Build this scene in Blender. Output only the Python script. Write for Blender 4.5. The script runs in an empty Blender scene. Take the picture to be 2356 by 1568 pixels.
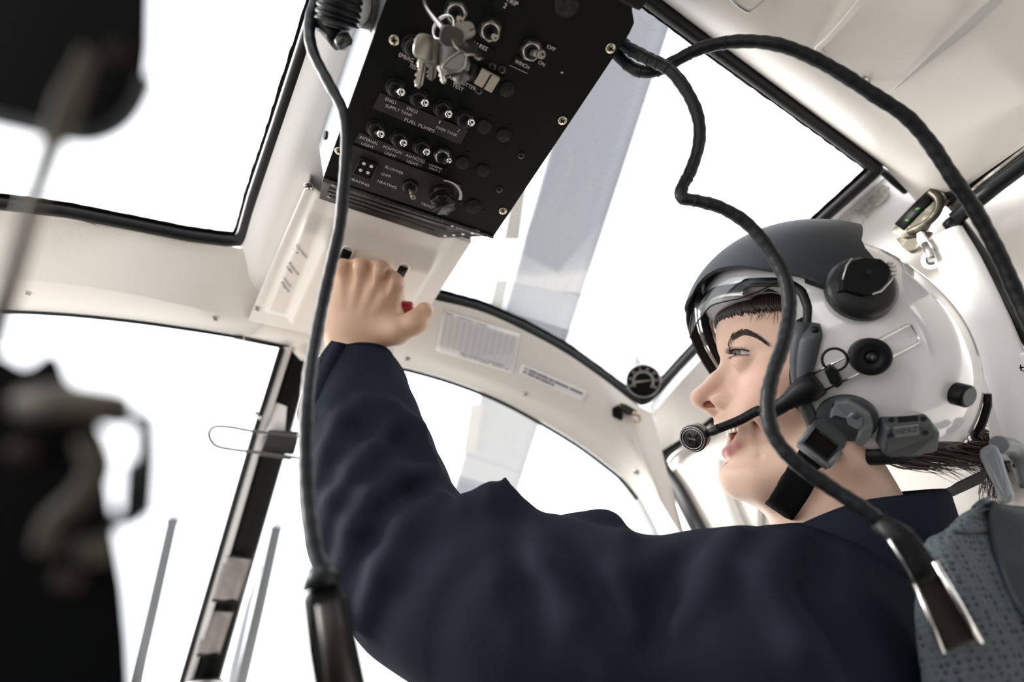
import bpy, bmesh, math, random
import numpy as np
from mathutils import Vector, Matrix
from mathutils.bvhtree import BVHTree

S = bpy.context.scene
COL = S.collection
random.seed(7); np.random.seed(7)

# ---------------------------------------------------------------- camera
# f in pixels (2356 wide frame) and the cabin axes seen from the camera
FPX, CX, CY = 1362.0, 1178.0, 784.0
CAM_Z = 1.2
_F = np.array([-974., 1152., FPX]); _F /= np.linalg.norm(_F)          # cabin forward (+Y)
_R = np.array([2782., 741., FPX]); _R -= _F * (_R @ _F); _R /= np.linalg.norm(_R)   # cabin right (+X)
_U = np.cross(_R, _F)                                                # cabin up (+Z)
CAMM = np.array([_R, _F, _U])                                        # camera (x right, y down, z ahead) -> world
CAM_O = np.array([0., 0., CAM_Z])
cam_data = bpy.data.cameras.new('camera')
cam = bpy.data.objects.new('camera', cam_data); COL.objects.link(cam)
cam_data.sensor_width = 36.0
cam_data.lens = FPX / 2356.0 * 36.0
cam_data.clip_start = 0.02
_m = Matrix([list(CAMM[:, 0]), list(-CAMM[:, 1]), list(-CAMM[:, 2])]).transposed().to_4x4()
_m.translation = Vector(CAM_O)
cam.matrix_world = _m
cam_data.dof.use_dof = True
cam_data.dof.focus_distance = 0.53
cam_data.dof.aperture_fstop = 2.6
cam_data.dof.aperture_blades = 0
S.camera = cam

# ---------------------------------------------------------------- sky and light
S.view_settings.view_transform = 'Standard'
S.view_settings.look = 'None'
S.view_settings.exposure = 0.2
S.view_settings.gamma = 1.0
S.view_settings.use_curve_mapping = False
world = bpy.data.worlds.new('overcast_sky'); S.world = world
world.use_nodes = True
_nt = world.node_tree; _nt.nodes.clear()
_out = _nt.nodes.new('ShaderNodeOutputWorld'); _bg = _nt.nodes.new('ShaderNodeBackground')
_tc = _nt.nodes.new('ShaderNodeTexCoord'); _sep = _nt.nodes.new('ShaderNodeSeparateXYZ')
_mr = _nt.nodes.new('ShaderNodeMapRange'); _ramp = _nt.nodes.new('ShaderNodeValToRGB')
_nt.links.new(_tc.outputs['Generated'], _sep.inputs[0])
_nt.links.new(_sep.outputs['Z'], _mr.inputs['Value'])
_mr.inputs['From Min'].default_value = -1.0; _mr.inputs['From Max'].default_value = 1.0
_nt.links.new(_mr.outputs[0], _ramp.inputs[0])
_e = _ramp.color_ramp.elements
_e[0].position = 0.44; _e[0].color = (0.70, 0.66, 0.61, 1)      # pale concrete apron below
_e[1].position = 0.52; _e[1].color = (0.955, 0.97, 1.0, 1)       # bright overcast
_nt.links.new(_ramp.outputs[0], _bg.inputs['Color'])
_bg.inputs['Strength'].default_value = 2.7
_nt.links.new(_bg.outputs[0], _out.inputs['Surface'])
sun_data = bpy.data.lights.new('hazy_sun', 'SUN'); sun = bpy.data.objects.new('hazy_sun', sun_data); COL.objects.link(sun)
sun_data.energy = 7.0; sun_data.angle = math.radians(28); sun_data.color = (1.0, 0.965, 0.91)
sun.rotation_euler = Vector((0.72, -0.52, -0.46)).to_track_quat('-Z', 'Y').to_euler()

# ---------------------------------------------------------------- pixel -> point helpers
def ray(px, py):
    return CAMM @ np.array([px - CX, py - CY, FPX]) / FPX            # unit depth
def at(px, py, d):
    return CAM_O + ray(px, py) * d
def onz(px, py, z):
    r = ray(px, py); return CAM_O + r * (z / r[2])
def onx(px, py, x):
    r = ray(px, py); return CAM_O + r * (x / r[0])
def ony(px, py, y):
    r = ray(px, py); return CAM_O + r * (y / r[1])
def proj(p):
    c = CAMM.T @ (np.asarray(p) - CAM_O); return np.array([CX + FPX * c[0] / c[2], CY + FPX * c[1] / c[2], c[2]])
def nrm(v):
    v = np.asarray(v, float); return v / (np.linalg.norm(v) + 1e-12)
def catmull(pts, n=8, closed=False):
    P = [np.asarray(p, float) for p in pts]; out = []; N = len(P)
    rng = range(N if closed else N - 1)
    for i in rng:
        if closed: p0, p1, p2, p3 = P[i - 1], P[i], P[(i + 1) % N], P[(i + 2) % N]
        else:
            p1, p2 = P[i], P[i + 1]
            p0 = P[i - 1] if i > 0 else 2 * p1 - p2
            p3 = P[i + 2] if i + 2 < N else 2 * p2 - p1
        for k in range(n):
            t = k / n
            out.append(.5 * (2 * p1 + (p2 - p0) * t + (2 * p0 - 5 * p1 + 4 * p2 - p3) * t * t + (3 * p1 - p0 - 3 * p2 + p3) * t ** 3))
    if not closed: out.append(P[-1])
    return out
def resample(pts, n):
    P = np.array(pts, float); d = np.r_[0, np.cumsum(np.linalg.norm(np.diff(P, axis=0), axis=1))]
    t = np.linspace(0, d[-1], n)
    return [np.array([np.interp(a, d, P[:, k]) for k in range(P.shape[1])]) for a in t]

# ---------------------------------------------------------------- mesh builder
class MB:
    def __init__(s): s.v = []; s.f = []; s.sm = []; s.uv = None
    def add(s, v, f, smooth=False):
        b = len(s.v); s.v += [np.asarray(p, float) for p in v]
        s.f += [tuple(b + i for i in q) for q in f]; s.sm += [smooth] * len(f); return s
    def box(s, c, ax, ay, az):
        c = np.asarray(c, float); ax, ay, az = map(lambda a: np.asarray(a, float), (ax, ay, az))
        v = [c + i * ax + j * ay + k * az for i in (-1, 1) for j in (-1, 1) for k in (-1, 1)]
        return s.add(v, [(0, 1, 3, 2), (4, 6, 7, 5), (0, 4, 5, 1), (2, 3, 7, 6), (0, 2, 6, 4), (1, 5, 7, 3)])
    def prism(s, poly, off, smooth=False):
        n = len(poly); off = np.asarray(off, float)
        v = [np.asarray(p, float) for p in poly] + [np.asarray(p, float) + off for p in poly]
        f = [tuple(range(n))[::-1], tuple(range(n, 2 * n))] + [(i, (i + 1) % n, n + (i + 1) % n, n + i) for i in range(n)]
        return s.add(v, f, smooth)
    def tube(s, path, r, n=12, caps=True, closed=False, flat=None, smooth=True):
        P = [np.asarray(p, float) for p in path]; N = len(P)
        rr = r if hasattr(r, '__len__') else [r] * N
        T = []
        for i in range(N):
            a = P[i - 1] if (i > 0 or closed) else P[i]; b = P[(i + 1) % N] if (i < N - 1 or closed) else P[i]
            T.append(nrm(b - a))
        ref = np.array([0, 0, 1.]) if abs(T[0][2]) < .9 else np.array([1., 0, 0])
        if flat is not None: ref = np.asarray(flat[0], float)
        u = nrm(np.cross(T[0], ref)); v = []
        for i in range(N):
            u = nrm(u - T[i] * (u @ T[i]))
            if flat is not None:
                u = nrm(np.cross(T[i], ref))
            w = np.cross(T[i], u)
            a1, a2 = (1, 1) if flat is None else (1, flat[1])
            for k in range(n):
                an = 2 * math.pi * k / n
                v.append(P[i] + rr[i] * (math.cos(an) * u * a1 + math.sin(an) * w * a2))
        f = []
        for i in range(N if closed else N - 1):
            j = (i + 1) % N
            f += [(i * n + k, i * n + (k + 1) % n, j * n + (k + 1) % n, j * n + k) for k in range(n)]
        s.add(v, f, smooth)
        if caps and not closed:
            b = len(s.v) - N * n
            s.f += [tuple(b + k for k in range(n))[::-1], tuple(b + (N - 1) * n + k for k in range(n))]; s.sm += [False, False]
        return s
    def lathe(s, o, axis, prof, n=24, smooth=True, ref=None):
        o = np.asarray(o, float); a = nrm(axis)
        if ref is None: ref = np.array([0, 0, 1.]) if abs(a[2]) < .9 else np.array([1., 0, 0])
        u = nrm(np.cross(a, ref)); w = np.cross(a, u)
        v = [o + a * h + r * (math.cos(2 * math.pi * k / n) * u + math.sin(2 * math.pi * k / n) * w) for (r, h) in prof for k in range(n)]
        f = []
        for i in range(len(prof) - 1):
            f += [(i * n + k, i * n + (k + 1) % n, (i + 1) * n + (k + 1) % n, (i + 1) * n + k) for k in range(n)]
        s.add(v, f, smooth); b = len(s.v) - len(v)
        s.f += [tuple(b + k for k in range(n))[::-1], tuple(b + (len(prof) - 1) * n + k for k in range(n))]; s.sm += [False, False]
        return s
    def cyl(s, o, axis, r, h, n=24, bev=0.0):
        if bev: return s.lathe(o, axis, [(r - bev, 0), (r, bev), (r, h - bev), (r - bev, h)], n)
        return s.lathe(o, axis, [(r, 0), (r, h)], n)
    def loft(s, rows, smooth=True, closed=False):
        n = len(rows[0]); v = [p for r in rows for p in r]; f = []
        for i in range(len(rows) - 1):
            for k in range(n if closed else n - 1):
                k2 = (k + 1) % n
                f.append((i * n + k, i * n + k2, (i + 1) * n + k2, (i + 1) * n + k))
        return s.add(v, f, smooth)
    def ellipsoid(s, c, ax, ay, az, nu=32, nv=16):
        v = []; c = np.asarray(c, float)
        for i in range(nv + 1):
            t = math.pi * i / nv
            for k in range(nu):
                p = 2 * math.pi * k / nu
                v.append(c + math.sin(t) * math.cos(p) * np.asarray(ax) + math.sin(t) * math.sin(p) * np.asarray(ay) + math.cos(t) * np.asarray(az))
        f = [(i * nu + k, i * nu + (k + 1) % nu, (i + 1) * nu + (k + 1) % nu, (i + 1) * nu + k) for i in range(nv) for k in range(nu)]
        return s.add(v, f, True)

def cast(mb, px, py, lift=0.0):                                 # pixel -> point on a built surface, lifted towards the cabin
    if not hasattr(mb, 'bvh'): mb.bvh = BVHTree.FromPolygons([tuple(p) for p in mb.v], mb.f)
    d = nrm(ray(px, py)); h = mb.bvh.ray_cast(Vector(CAM_O), Vector(d)); n = np.array(h[1])
    return np.array(h[0]) - d * lift, (n if n @ d < 0 else -n)
def root_loc(o):
    l = Vector((0, 0, 0))
    while o is not None: l += o.location; o = o.parent
    return np.array(l)
def raw_mesh(name, v, f, sm=None):
    me = bpy.data.meshes.new(name)
    me.from_pydata([tuple(p) for p in v], [], [tuple(int(i) for i in q) for q in f]); me.update()
    if sm is not None: me.polygons.foreach_set('use_smooth', list(sm))
    return me
def finish(me, angle=None, fix=True):
    if fix:
        bm = bmesh.new(); bm.from_mesh(me)
        bmesh.ops.remove_doubles(bm, verts=bm.verts, dist=1e-6)
        bmesh.ops.recalc_face_normals(bm, faces=bm.faces); bm.to_mesh(me); bm.free()
    if angle is not None:
        me.polygons.foreach_set('use_smooth', [True] * len(me.polygons)); me.set_sharp_from_angle(angle=math.radians(angle))
    me.update()
def obj(name, mb, mat, parent=None, bevel=0, seg=2, solid=0, angle=None, fix=True):
    off = root_loc(parent) if parent is not None else np.zeros(3)
    loc = np.zeros(3)
    if parent is None and len(mb.v):
        A = np.array(mb.v); loc = np.array([A[:, 0].mean(), A[:, 1].mean(), A[:, 2].min()])
    me = raw_mesh(name, [p - off - loc for p in mb.v], mb.f, mb.sm)
    finish(me, angle, fix)
    if solid:                                                   # sheet: visible side towards the cabin, thickness behind it
        tot = 0.0
        for p in me.polygons: tot += p.area * float(np.array(p.normal) @ (CAM_O - (np.array(p.center) + off + loc)))
        if tot < 0: me.flip_normals()
    me.materials.append(mat)
    o = bpy.data.objects.new(name, me); COL.objects.link(o)
    o.location = loc
    if parent is not None: o.parent = parent
    if solid:
        m = o.modifiers.new('thickness', 'SOLIDIFY'); m.thickness = abs(solid); m.offset = -1
    if bevel:
        m = o.modifiers.new('edge', 'BEVEL'); m.width = bevel; m.segments = seg; m.limit_method = 'ANGLE'; m.angle_limit = math.radians(35)
    return o
def tag(o, label=None, cat=None, group=None, kind=None):
    if label: o['label'] = label
    if cat: o['category'] = cat
    if group: o['group'] = group
    if kind: o['kind'] = kind
    return o
def thing(name, label, cat, loc, group=None):
    o = bpy.data.objects.new(name, None); COL.objects.link(o); o.empty_display_size = .02
    o.location = tuple(loc); return tag(o, label, cat, group)
def struct(name, mb, mat, parent=None, **k):
    o = obj(name, mb, mat, parent, **k)
    if parent is None: o['kind'] = 'structure'
    return o

# ---------------------------------------------------------------- materials
def mat(name, col, rough=.5, metal=0.0, bump=None, spec=.5, var=None, coat=0, sheen=0, sss=0, trans=None):
    m = bpy.data.materials.new(name); m.use_nodes = True
    nt = m.node_tree; b = nt.nodes['Principled BSDF']
    b.inputs['Base Color'].default_value = (*col, 1); b.inputs['Roughness'].default_value = rough
    b.inputs['Metallic'].default_value = metal; b.inputs['Specular IOR Level'].default_value = spec
    if coat: b.inputs['Coat Weight'].default_value = coat; b.inputs['Coat Roughness'].default_value = .04
    if sheen: b.inputs['Sheen Weight'].default_value = sheen; b.inputs['Sheen Roughness'].default_value = .5
    if sss:
        b.inputs['Subsurface Weight'].default_value = sss; b.inputs['Subsurface Radius'].default_value = (1, .35, .2)
        b.inputs['Subsurface Scale'].default_value = .006
    tc = nt.nodes.new('ShaderNodeTexCoord')
    if bump:
        sc, st = bump[0], bump[1]
        nz = nt.nodes.new('ShaderNodeTexNoise'); nz.inputs['Scale'].default_value = sc; nz.inputs['Detail'].default_value = 3
        bp = nt.nodes.new('ShaderNodeBump'); bp.inputs['Strength'].default_value = st; bp.inputs['Distance'].default_value = .001
        nt.links.new(tc.outputs['Object'], nz.inputs['Vector']); nt.links.new(nz.outputs['Fac'], bp.inputs['Height'])
        nt.links.new(bp.outputs[0], b.inputs['Normal'])
    if var:                                                     # (scale, second colour, low, high): patchy wear
        nz = nt.nodes.new('ShaderNodeTexNoise'); nz.inputs['Scale'].default_value = var[0]; nz.inputs['Detail'].default_value = 6
        rp = nt.nodes.new('ShaderNodeValToRGB'); e = rp.color_ramp.elements
        e[0].position = var[2]; e[0].color = (*col, 1); e[1].position = var[3]; e[1].color = (*var[1], 1)
        nt.links.new(tc.outputs['Object'], nz.inputs['Vector']); nt.links.new(nz.outputs['Fac'], rp.inputs[0])
        nt.links.new(rp.outputs[0], b.inputs['Base Color'])
    return m
def glass_mat(name, tint=(.97, .98, .985), gloss=.05, dust=0.0):
    m = bpy.data.materials.new(name); m.use_nodes = True; nt = m.node_tree; nt.nodes.clear()
    o = nt.nodes.new('ShaderNodeOutputMaterial'); t = nt.nodes.new('ShaderNodeBsdfTransparent'); t.inputs[0].default_value = (*tint, 1)
    g = nt.nodes.new('ShaderNodeBsdfGlossy'); g.inputs['Roughness'].default_value = .02; g.inputs['Color'].default_value = (1, 1, 1, 1)
    mx = nt.nodes.new('ShaderNodeMixShader'); fr = nt.nodes.new('ShaderNodeLayerWeight'); fr.inputs['Blend'].default_value = .3
    mul = nt.nodes.new('ShaderNodeMath'); mul.operation = 'MULTIPLY'; mul.inputs[1].default_value = gloss * 4
    nt.links.new(fr.outputs['Fresnel'], mul.inputs[0]); nt.links.new(mul.outputs[0], mx.inputs[0])
    nt.links.new(t.outputs[0], mx.inputs[1]); nt.links.new(g.outputs[0], mx.inputs[2]); last = mx
    if dust:                                                    # fine specks of dirt sitting on the pane
        d = nt.nodes.new('ShaderNodeBsdfDiffuse'); d.inputs[0].default_value = (.75, .76, .78, 1)
        tc = nt.nodes.new('ShaderNodeTexCoord'); nz = nt.nodes.new('ShaderNodeTexNoise'); nz.inputs['Scale'].default_value = 260; nz.inputs['Detail'].default_value = 4
        rp = nt.nodes.new('ShaderNodeValToRGB'); rp.color_ramp.elements[0].position = .60; rp.color_ramp.elements[1].position = .80
        rp.color_ramp.elements[1].color = (dust, dust, dust, 1)
        nt.links.new(tc.outputs['Object'], nz.inputs['Vector']); nt.links.new(nz.outputs['Fac'], rp.inputs[0])
        m2 = nt.nodes.new('ShaderNodeMixShader'); nt.links.new(rp.outputs[0], m2.inputs[0])
        nt.links.new(mx.outputs[0], m2.inputs[1]); nt.links.new(d.outputs[0], m2.inputs[2]); last = m2
    nt.links.new(last.outputs[0], o.inputs['Surface']); return m

M = {}
M['cream'] = mat('cream_vinyl', (.80, .765, .715), .5, bump=(420, .35))
M['cream_smooth'] = mat('cream_paint', (.80, .755, .70), .38, bump=(120, .06))
M['white'] = mat('white_paint', (.82, .81, .795), .4, bump=(150, .08))
M['rubber'] = mat('black_rubber', (.006, .0065, .007), .42, spec=.22)
M['black'] = mat('black_plastic', (.0045, .0045, .005), .42, spec=.18)
M['black_matte'] = mat('black_crackle_paint', (.005, .005, .005), .6, bump=(900, .25), spec=.15)
M['cable'] = mat('black_cable_jacket', (.0055, .0065, .008), .40, bump=(160, .25), spec=.28)
M['steel'] = mat('worn_steel', (.55, .54, .52), .3, 1.0, bump=(200, .1))
M['chrome'] = mat('bright_metal', (.75, .74, .72), .18, 1.0)
M['brass'] = mat('brass_screw', (.62, .54, .40), .35, 1.0)
M['dark_metal'] = mat('dark_blackened_metal', (.05, .05, .048), .35, .7)
M['glass'] = glass_mat('window_glass')
M['glass_dusty'] = glass_mat('dusty_window_glass', dust=.35)
M['paper'] = mat('white_label_paper', (.84, .84, .84), .6)
M['ink'] = mat('black_ink', (.03, .03, .035), .7)
M['letter'] = mat('engraved_white_letters', (.62, .60, .57), .6)
M['red'] = mat('red_knob_plastic', (.32, .006, .012), .3)

def text(name, body, o, ex, ey, size, m, parent, sx=1.0, align='CENTER', depth=.0002, shear=0):
    """lettering standing on a surface: o = centre of the line, ex = reading direction, ey = up of the letters"""
    c = bpy.data.curves.new(name, 'FONT'); c.body = body; c.size = 1.0; c.align_x = align; c.align_y = 'CENTER'; c.extrude = 0.0
    c.resolution_u = 3
    t = bpy.data.objects.new(name + '_curve', c); COL.objects.link(t)
    dg = bpy.context.evaluated_depsgraph_get(); me0 = bpy.data.meshes.new_from_object(t.evaluated_get(dg))
    bpy.data.objects.remove(t); bpy.data.curves.remove(c)
    ex = nrm(ex); ey = nrm(ey); ez = nrm(np.cross(ex, ey)); mb = MB()
    vs = [np.asarray(o) + (v.co.x * sx * ex + v.co.y * ey) * size + ez * depth for v in me0.vertices]
    mb.add(vs, [tuple(p.vertices) for p in me0.polygons]); bpy.data.meshes.remove(me0)
    return obj(name, mb, m, parent, fix=False)
# ================================================================ the cabin shell
ROOF = 0.54
def roof_z(x): return ROOF - .55 * max(0, abs(x - .12) - .27) ** 2
def onroof(px, py, dz=0):
    z = ROOF
    for _ in range(12):
        p = onz(px, py, z + dz); z = roof_z(p[0])
    return p

# outlines of the two roof windows (gasket centre lines), closed
RW_aft = [(1448, -38), (1500, 2), (1620, 92), (1760, 195), (1900, 298), (2000, 372)]
RW_side = [(2018, 388), (1990, 415), (1895, 500), (1760, 632), (1640, 760), (1560, 845)]
RW_front = [(1492, 918), (1478, 925), (1462, 918), (1390, 866), (1300, 802), (1200, 748), (1100, 706), (1000, 680)]
RW_in = [(993, 672), (1002, 650), (1062, 540)]
rw = [onroof(*p) for p in RW_aft + RW_side] + [onroof(*p, ) for p in RW_front] + [onroof(*p) for p in RW_in]
rw_aftin = np.array([.238, rw[0][1], rw[0][2]])
rw = rw + [np.array([.236, .30, rw[-1][2]]), rw_aftin]
LW = [(-260, 452), (-120, 458), (0, 468), (150, 486), (300, 515), (430, 541), (520, 553), (548, 553), (560, 538), (585, 450), (640, 290), (700, 110), (735, 0), (760, -80)]
lw = [onroof(*p) for p in LW]
lw = lw + [lw[-1] + np.array([-.35, -.02, -.0]), lw[0] + np.array([-.12, -.35, -.03])]
def window(name, ring, gl, r=.0072):
    mb = MB(); mb.prism([p + np.array([0, 0, .006]) for p in ring], (0, 0, .003))
    w = struct(name, mb, gl)
    g = MB(); rr = resample(list(ring) + [ring[0]], 260)[:-1]
    g.tube(rr, r, 10, closed=True)
    obj('gasket', g, M['rubber'], w)
    # black ceramic border of the pane with a ragged inner edge
    c = np.mean(ring, axis=0); fr = MB(); rows = [[], []]
    for i, p in enumerate(rr + [rr[0]]):
        a = rr[(i - 1) % len(rr)]; b = rr[(i + 1) % len(rr)]
        t = nrm(b - a); n = np.cross(np.array([0, 0, 1.]), t); n = n if n @ (c - p) > 0 else -n
        wd = .0095 + .0010 * random.random()
        rows[0].append(p + np.array([0, 0, .004])); rows[1].append(p + n * wd + np.array([0, 0, .004]))
    fr.loft(rows, smooth=False); obj('black_border', fr, M['black'], w, solid=.001)
    return w
window('window_1', lw, M['glass'])
window('window_2', rw, M['glass_dusty'])

# centre column of the roof between the two windows
mb = MB(); ys = [-.25, 0, .1, .2, .3, .4, .5, .56, .62]
lwx = [onroof(*p) for p in [(760, -80), (735, 0), (700, 110), (640, 290), (585, 450), (555, 560)]]
rows = []
for y in ys:
    xl = float(np.interp(y, [p[1] for p in lwx], [p[0] for p in lwx])) - .004
    xr = .236
    z = CAM_Z + ROOF
    rows.append([np.array([xl, y, z]), np.array([xl + .006, y, z - .006]), np.array([xl + .022, y, z - .016]), np.array([xl + .030, y, z - .018]),
                 np.array([.12, y, z - .018]), np.array([xr - .022, y, z - .018]), np.array([xr - .006, y, z - .008]), np.array([xr, y, z])])
mb.loft(rows); struct('trim_1', mb, M['white'], solid=.004, angle=40)

# windscreen header beam: left and right halves (gasket edge, crease, lip edge)
def dline(tab, n=40):
    P = resample(catmull([np.array([x, y, d]) for x, y, d in tab], 8), n)
    return [at(*p) for p in P]
bl0 = [onroof(*p) for p in [(-260, 458), (-120, 466), (0, 476), (150, 494), (300, 521), (430, 546), (560, 570), (650, 590)]]
bl0 = resample(catmull(bl0, 8), 40)
bl1 = dline([(-260, 472, .66), (-120, 476, .655), (0, 482, .65), (150, 499, .65), (300, 523, .66), (430, 548, .68), (570, 574, .695), (660, 592, .71)])
bl2 = dline([(-260, 622, .655), (-120, 630, .655), (0, 640, .656), (150, 653, .662), (300, 676, .674), (430, 704, .695), (520, 722, .725), (575, 735, .755), (660, 752, .80)])
bl3 = dline([(-260, 648, .665), (-120, 653, .665), (0, 660, .666), (150, 674, .672), (300, 697, .684), (430, 722, .705), (520, 739, .733), (572, 750, .762), (650, 764, .80)])
bl4 = dline([(-260, 704, .715), (-120, 706, .715), (0, 710, .716), (150, 718, .72), (300, 733, .728), (430, 751, .742), (500, 762, .758), (560, 772, .778)])
def up(row, z): return [p + np.array([0, .006, z]) for p in row]
mbL = mb = MB(); mb.loft([up(bl0, .0), bl1, [(.5 * a + .5 * b) for a, b in zip(bl1, bl2)], bl2, bl3, bl4, up(bl4, .03)])
beamL = struct('trim_2', mb, M['cream'], solid=.003, angle=32)
br0 = resample(catmull([onroof(*p) for p in [(1000, 690), (1100, 716), (1200, 758), (1300, 812), (1390, 876), (1462, 930), (1490, 942)]], 8), 40)
br1 = dline([(975, 684, .772), (1100, 714, .79), (1200, 757, .805), (1300, 811, .82), (1390, 873, .835), (1462, 928, .85), (1500, 948, .855)])
br2 = dline([(880, 800, .80), (960, 812, .805), (1039, 835, .81), (1158, 878, .82), (1276, 930, .83), (1355, 969, .835), (1415, 1005, .835), (1454, 1036, .83), (1490, 1091, .82), (1530, 1170, .80), (1575, 1240, .79)])
br3 = dline([(870, 815, .81), (960, 830, .815), (1039, 852, .82), (1158, 895, .83), (1265, 945, .84), (1345, 988, .845), (1403, 1028, .845), (1444, 1064, .84), (1480, 1112, .83), (1520, 1180, .815), (1560, 1240, .80)])
br4 = dline([(862, 830, .82), (960, 852, .825), (1059, 882, .835), (1158, 922, .84), (1256, 975, .85), (1336, 1024, .855), (1395, 1068, .855), (1434, 1100, .85), (1474, 1150, .84), (1513, 1201, .83), (1540, 1250, .82)])
mbR = mb = MB(); mb.loft([up(br0, .002), br1, [(.5 * a + .5 * b) for a, b in zip(br1, br2)], br2, br3, br4, up(br4, .03)])
beamR = struct('trim_3', mb, M['cream'], solid=.003, angle=50)
# black edge strip under the lip
for row, par in ((bl4, beamL), (br4[:34], beamR)):
    e = MB(); e.tube([p + np.array([0, .004, -.0005]) for p in row], .0026, 8); obj('edge_seal', e, M['rubber'], par)
# middle piece of the header that carries the console, with its black lower edge
mA = [at(*p) for p in [(548, 772, .79), (600, 780, .79), (664, 796, .79)]]
mid = [[at(572, 735, .768), at(700, 760, .775), at(800, 780, .785), at(905, 800, .80)],
       [at(545, 768, .785), at(668, 796, .79), at(780, 822, .80), at(895, 836, .815)],
       [at(545, 772, .80), at(668, 802, .80), at(780, 830, .81), at(895, 842, .82)]]
mb = MB(); mb.loft([[np.array([p[0], p[1] - .02, p[2] + .03]) for p in mid[0]]] + mid); midp = struct('trim_4', mb, M['cream_smooth'], solid=.004, angle=45)
e = MB(); e.tube([at(540, 774, .788), at(600, 786, .79), at(668, 799, .792)], .0035, 8); obj('edge_seal', e, M['rubber'], midp)
e = MB()
e.loft([[at(664, 770, .785), at(700, 775, .785), at(726, 782, .79)], [at(664, 800, .79), at(690, 812, .79), at(722, 815, .79)], [at(668, 825, .80), at(692, 830, .80), at(722, 832, .80)]])
obj('bracket', e, M['cream_smooth'], midp, solid=.01)

# oval flat-head screws on the lips
def flat_screw(p, n, r, parent, m=None, name='screw', slot=True):
    s_ = MB(); s_.lathe(p - nrm(n) * .001, n, [(r, 0), (r, .0012), (r * .8, .0018), (.0001, .002)], 20)
    so = obj(name, s_, m or M['steel'], parent)
    if slot:
        k = MB(); a = nrm(np.cross(n, np.array([.3, .5, .2]))); b = nrm(np.cross(n, a))
        c = p + nrm(n) * .0009
        k.box(c, a * r * .75, b * r * .13, nrm(n) * .0003); k.box(c, b * r * .75, a * r * .13, nrm(n) * .0003)
        obj('slot', k, M['black'], so)
    return so
for (px, py, d, par) in ((65, 674, .757, beamL), (496, 733, .778, beamL), (1208, 907, .842, beamR), (1462, 1085, .843, beamR), (937, 826, .822, beamR)):
    p, n_ = cast(mbL if par is beamL else mbR, px, py, .0012); flat_screw(p, n_, .0042, par)

# roof side rail between window and door, with scuffed paint
M['scuffed'] = mat('white_paint_worn', (.83, .82, .80), .35, var=(38, (.36, .35, .31), .62, .67))
n = 24
s0 = resample([onroof(*p) for p in [(2030, 392), (1900, 507), (1765, 640), (1640, 770), (1560, 855), (1492, 935)]], n)
s1 = resample([at(*p) for p in [(2042, 404, .72), (1912, 520, .75), (1775, 652, .79), (1650, 785, .83), (1570, 872, .86), (1500, 955, .87)]], n)
s2 = resample([onx(*p, .660) for p in [(2160, 450), (2122, 545), (2000, 650), (1800, 825), (1600, 988), (1498, 1052)]], n)
mbT = mb = MB(); mb.loft([s0, s1, s2, [p + np.array([.03, 0, .02]) for p in s2]]); rail = struct('trim_5', mb, M['white'], solid=.003, angle=40)
M['scuff'] = mat('scuffed_bare_primer', (.40, .385, .34), .7, var=(160, (.62, .60, .56), .42, .62))
random.seed(21); sc = MB()
blots = [([(2014, 440), (2030, 424), (2046, 430), (2048, 446), (2034, 462), (2020, 474), (2004, 480), (1994, 474), (1998, 458)], 1)]
for _ in range(26):
    x, y = 1985 + random.gauss(0, 13), 487 + random.gauss(0, 9); r = 2 + 5 * random.random() ** 2
    blots.append(([(x + r * (.6 + .6 * random.random()) * math.cos(a), y + r * (.6 + .6 * random.random()) * math.sin(a)) for a in np.linspace(0, 2 * math.pi, 9)[:-1]], 0))
for pts, _k in blots:
    pts = [(x + random.uniform(-2, 2), y + random.uniform(-2, 2)) for x, y in pts]; sc.prism([cast(mbT, x, y, .0042)[0] for x, y in pts], nrm(ray(2000, 470)) * .0006)
obj('paint_scuff', sc, M['scuff'], rail)

# right ceiling: reveal beside the window, then the liner with its pressed ribs
c0 = resample([onroof(*p) for p in [(1440, -50), (1512, 0), (1630, 88), (1770, 190), (1910, 293), (2040, 388), (2088, 440), (2130, 490)]], 40)
c1 = resample([at(*p) for p in [(1500, -40, .50), (1555, 0, .505), (1680, 85, .525), (1820, 187, .55), (1960, 292, .585), (2070, 375, .62), (2120, 425, .645), (2168, 468, .665)]], 40)
c2 = resample([at(*p) for p in [(1590, -60, .47), (1640, 0, .48), (1750, 84, .50), (1880, 182, .525), (2005, 285, .56), (2105, 370, .60), (2140, 412, .62), (2190, 452, .64)]], 40)
c3 = resample([at(*p) for p in [(2050, -300, .40), (2120, -150, .41), (2220, 0, .42), (2300, 120, .435), (2400, 220, .45), (2440, 250, .47), (2460, 262, .48)]], 40)
c4 = resample([at(*p) for p in [(2500, -420, .36), (2560, -250, .37), (2640, -100, .375), (2700, 0, .38), (2740, 60, .39), (2760, 90, .40), (2780, 110, .41)]], 40)
rows = [c0, c1, c2]
for k in range(1, 13):
    t = k / 12; rows.append([(1 - t) * a + t * b for a, b in zip(c2, c3)])
rows.append(c4)
mb = MB(); mb.loft(rows); ceil = struct('ceiling', mb, M['cream_smooth'], solid=.004, angle=50)
def liner(px, py, lift=.002):
    # point on the liner plane through c2/c3
    a, b, c = c2[4], c2[34], c3[20]; nn = np.cross(b - a, c - a); r = ray(px, py); t = ((a - CAM_O) @ nn) / (r @ nn)
    return CAM_O + r * (t - lift)
rib = MB(); rib.tube(catmull([liner(*p, .001) for p in [(1990, -10), (1950, 40), (1905, 90), (1885, 108), (1883, 120), (1890, 130), (1910, 142)]], 6), .0035, 10, flat=((0, 0, 1), .4))
obj('pressed_rib', rib, M['cream_smooth'], ceil)
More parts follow.
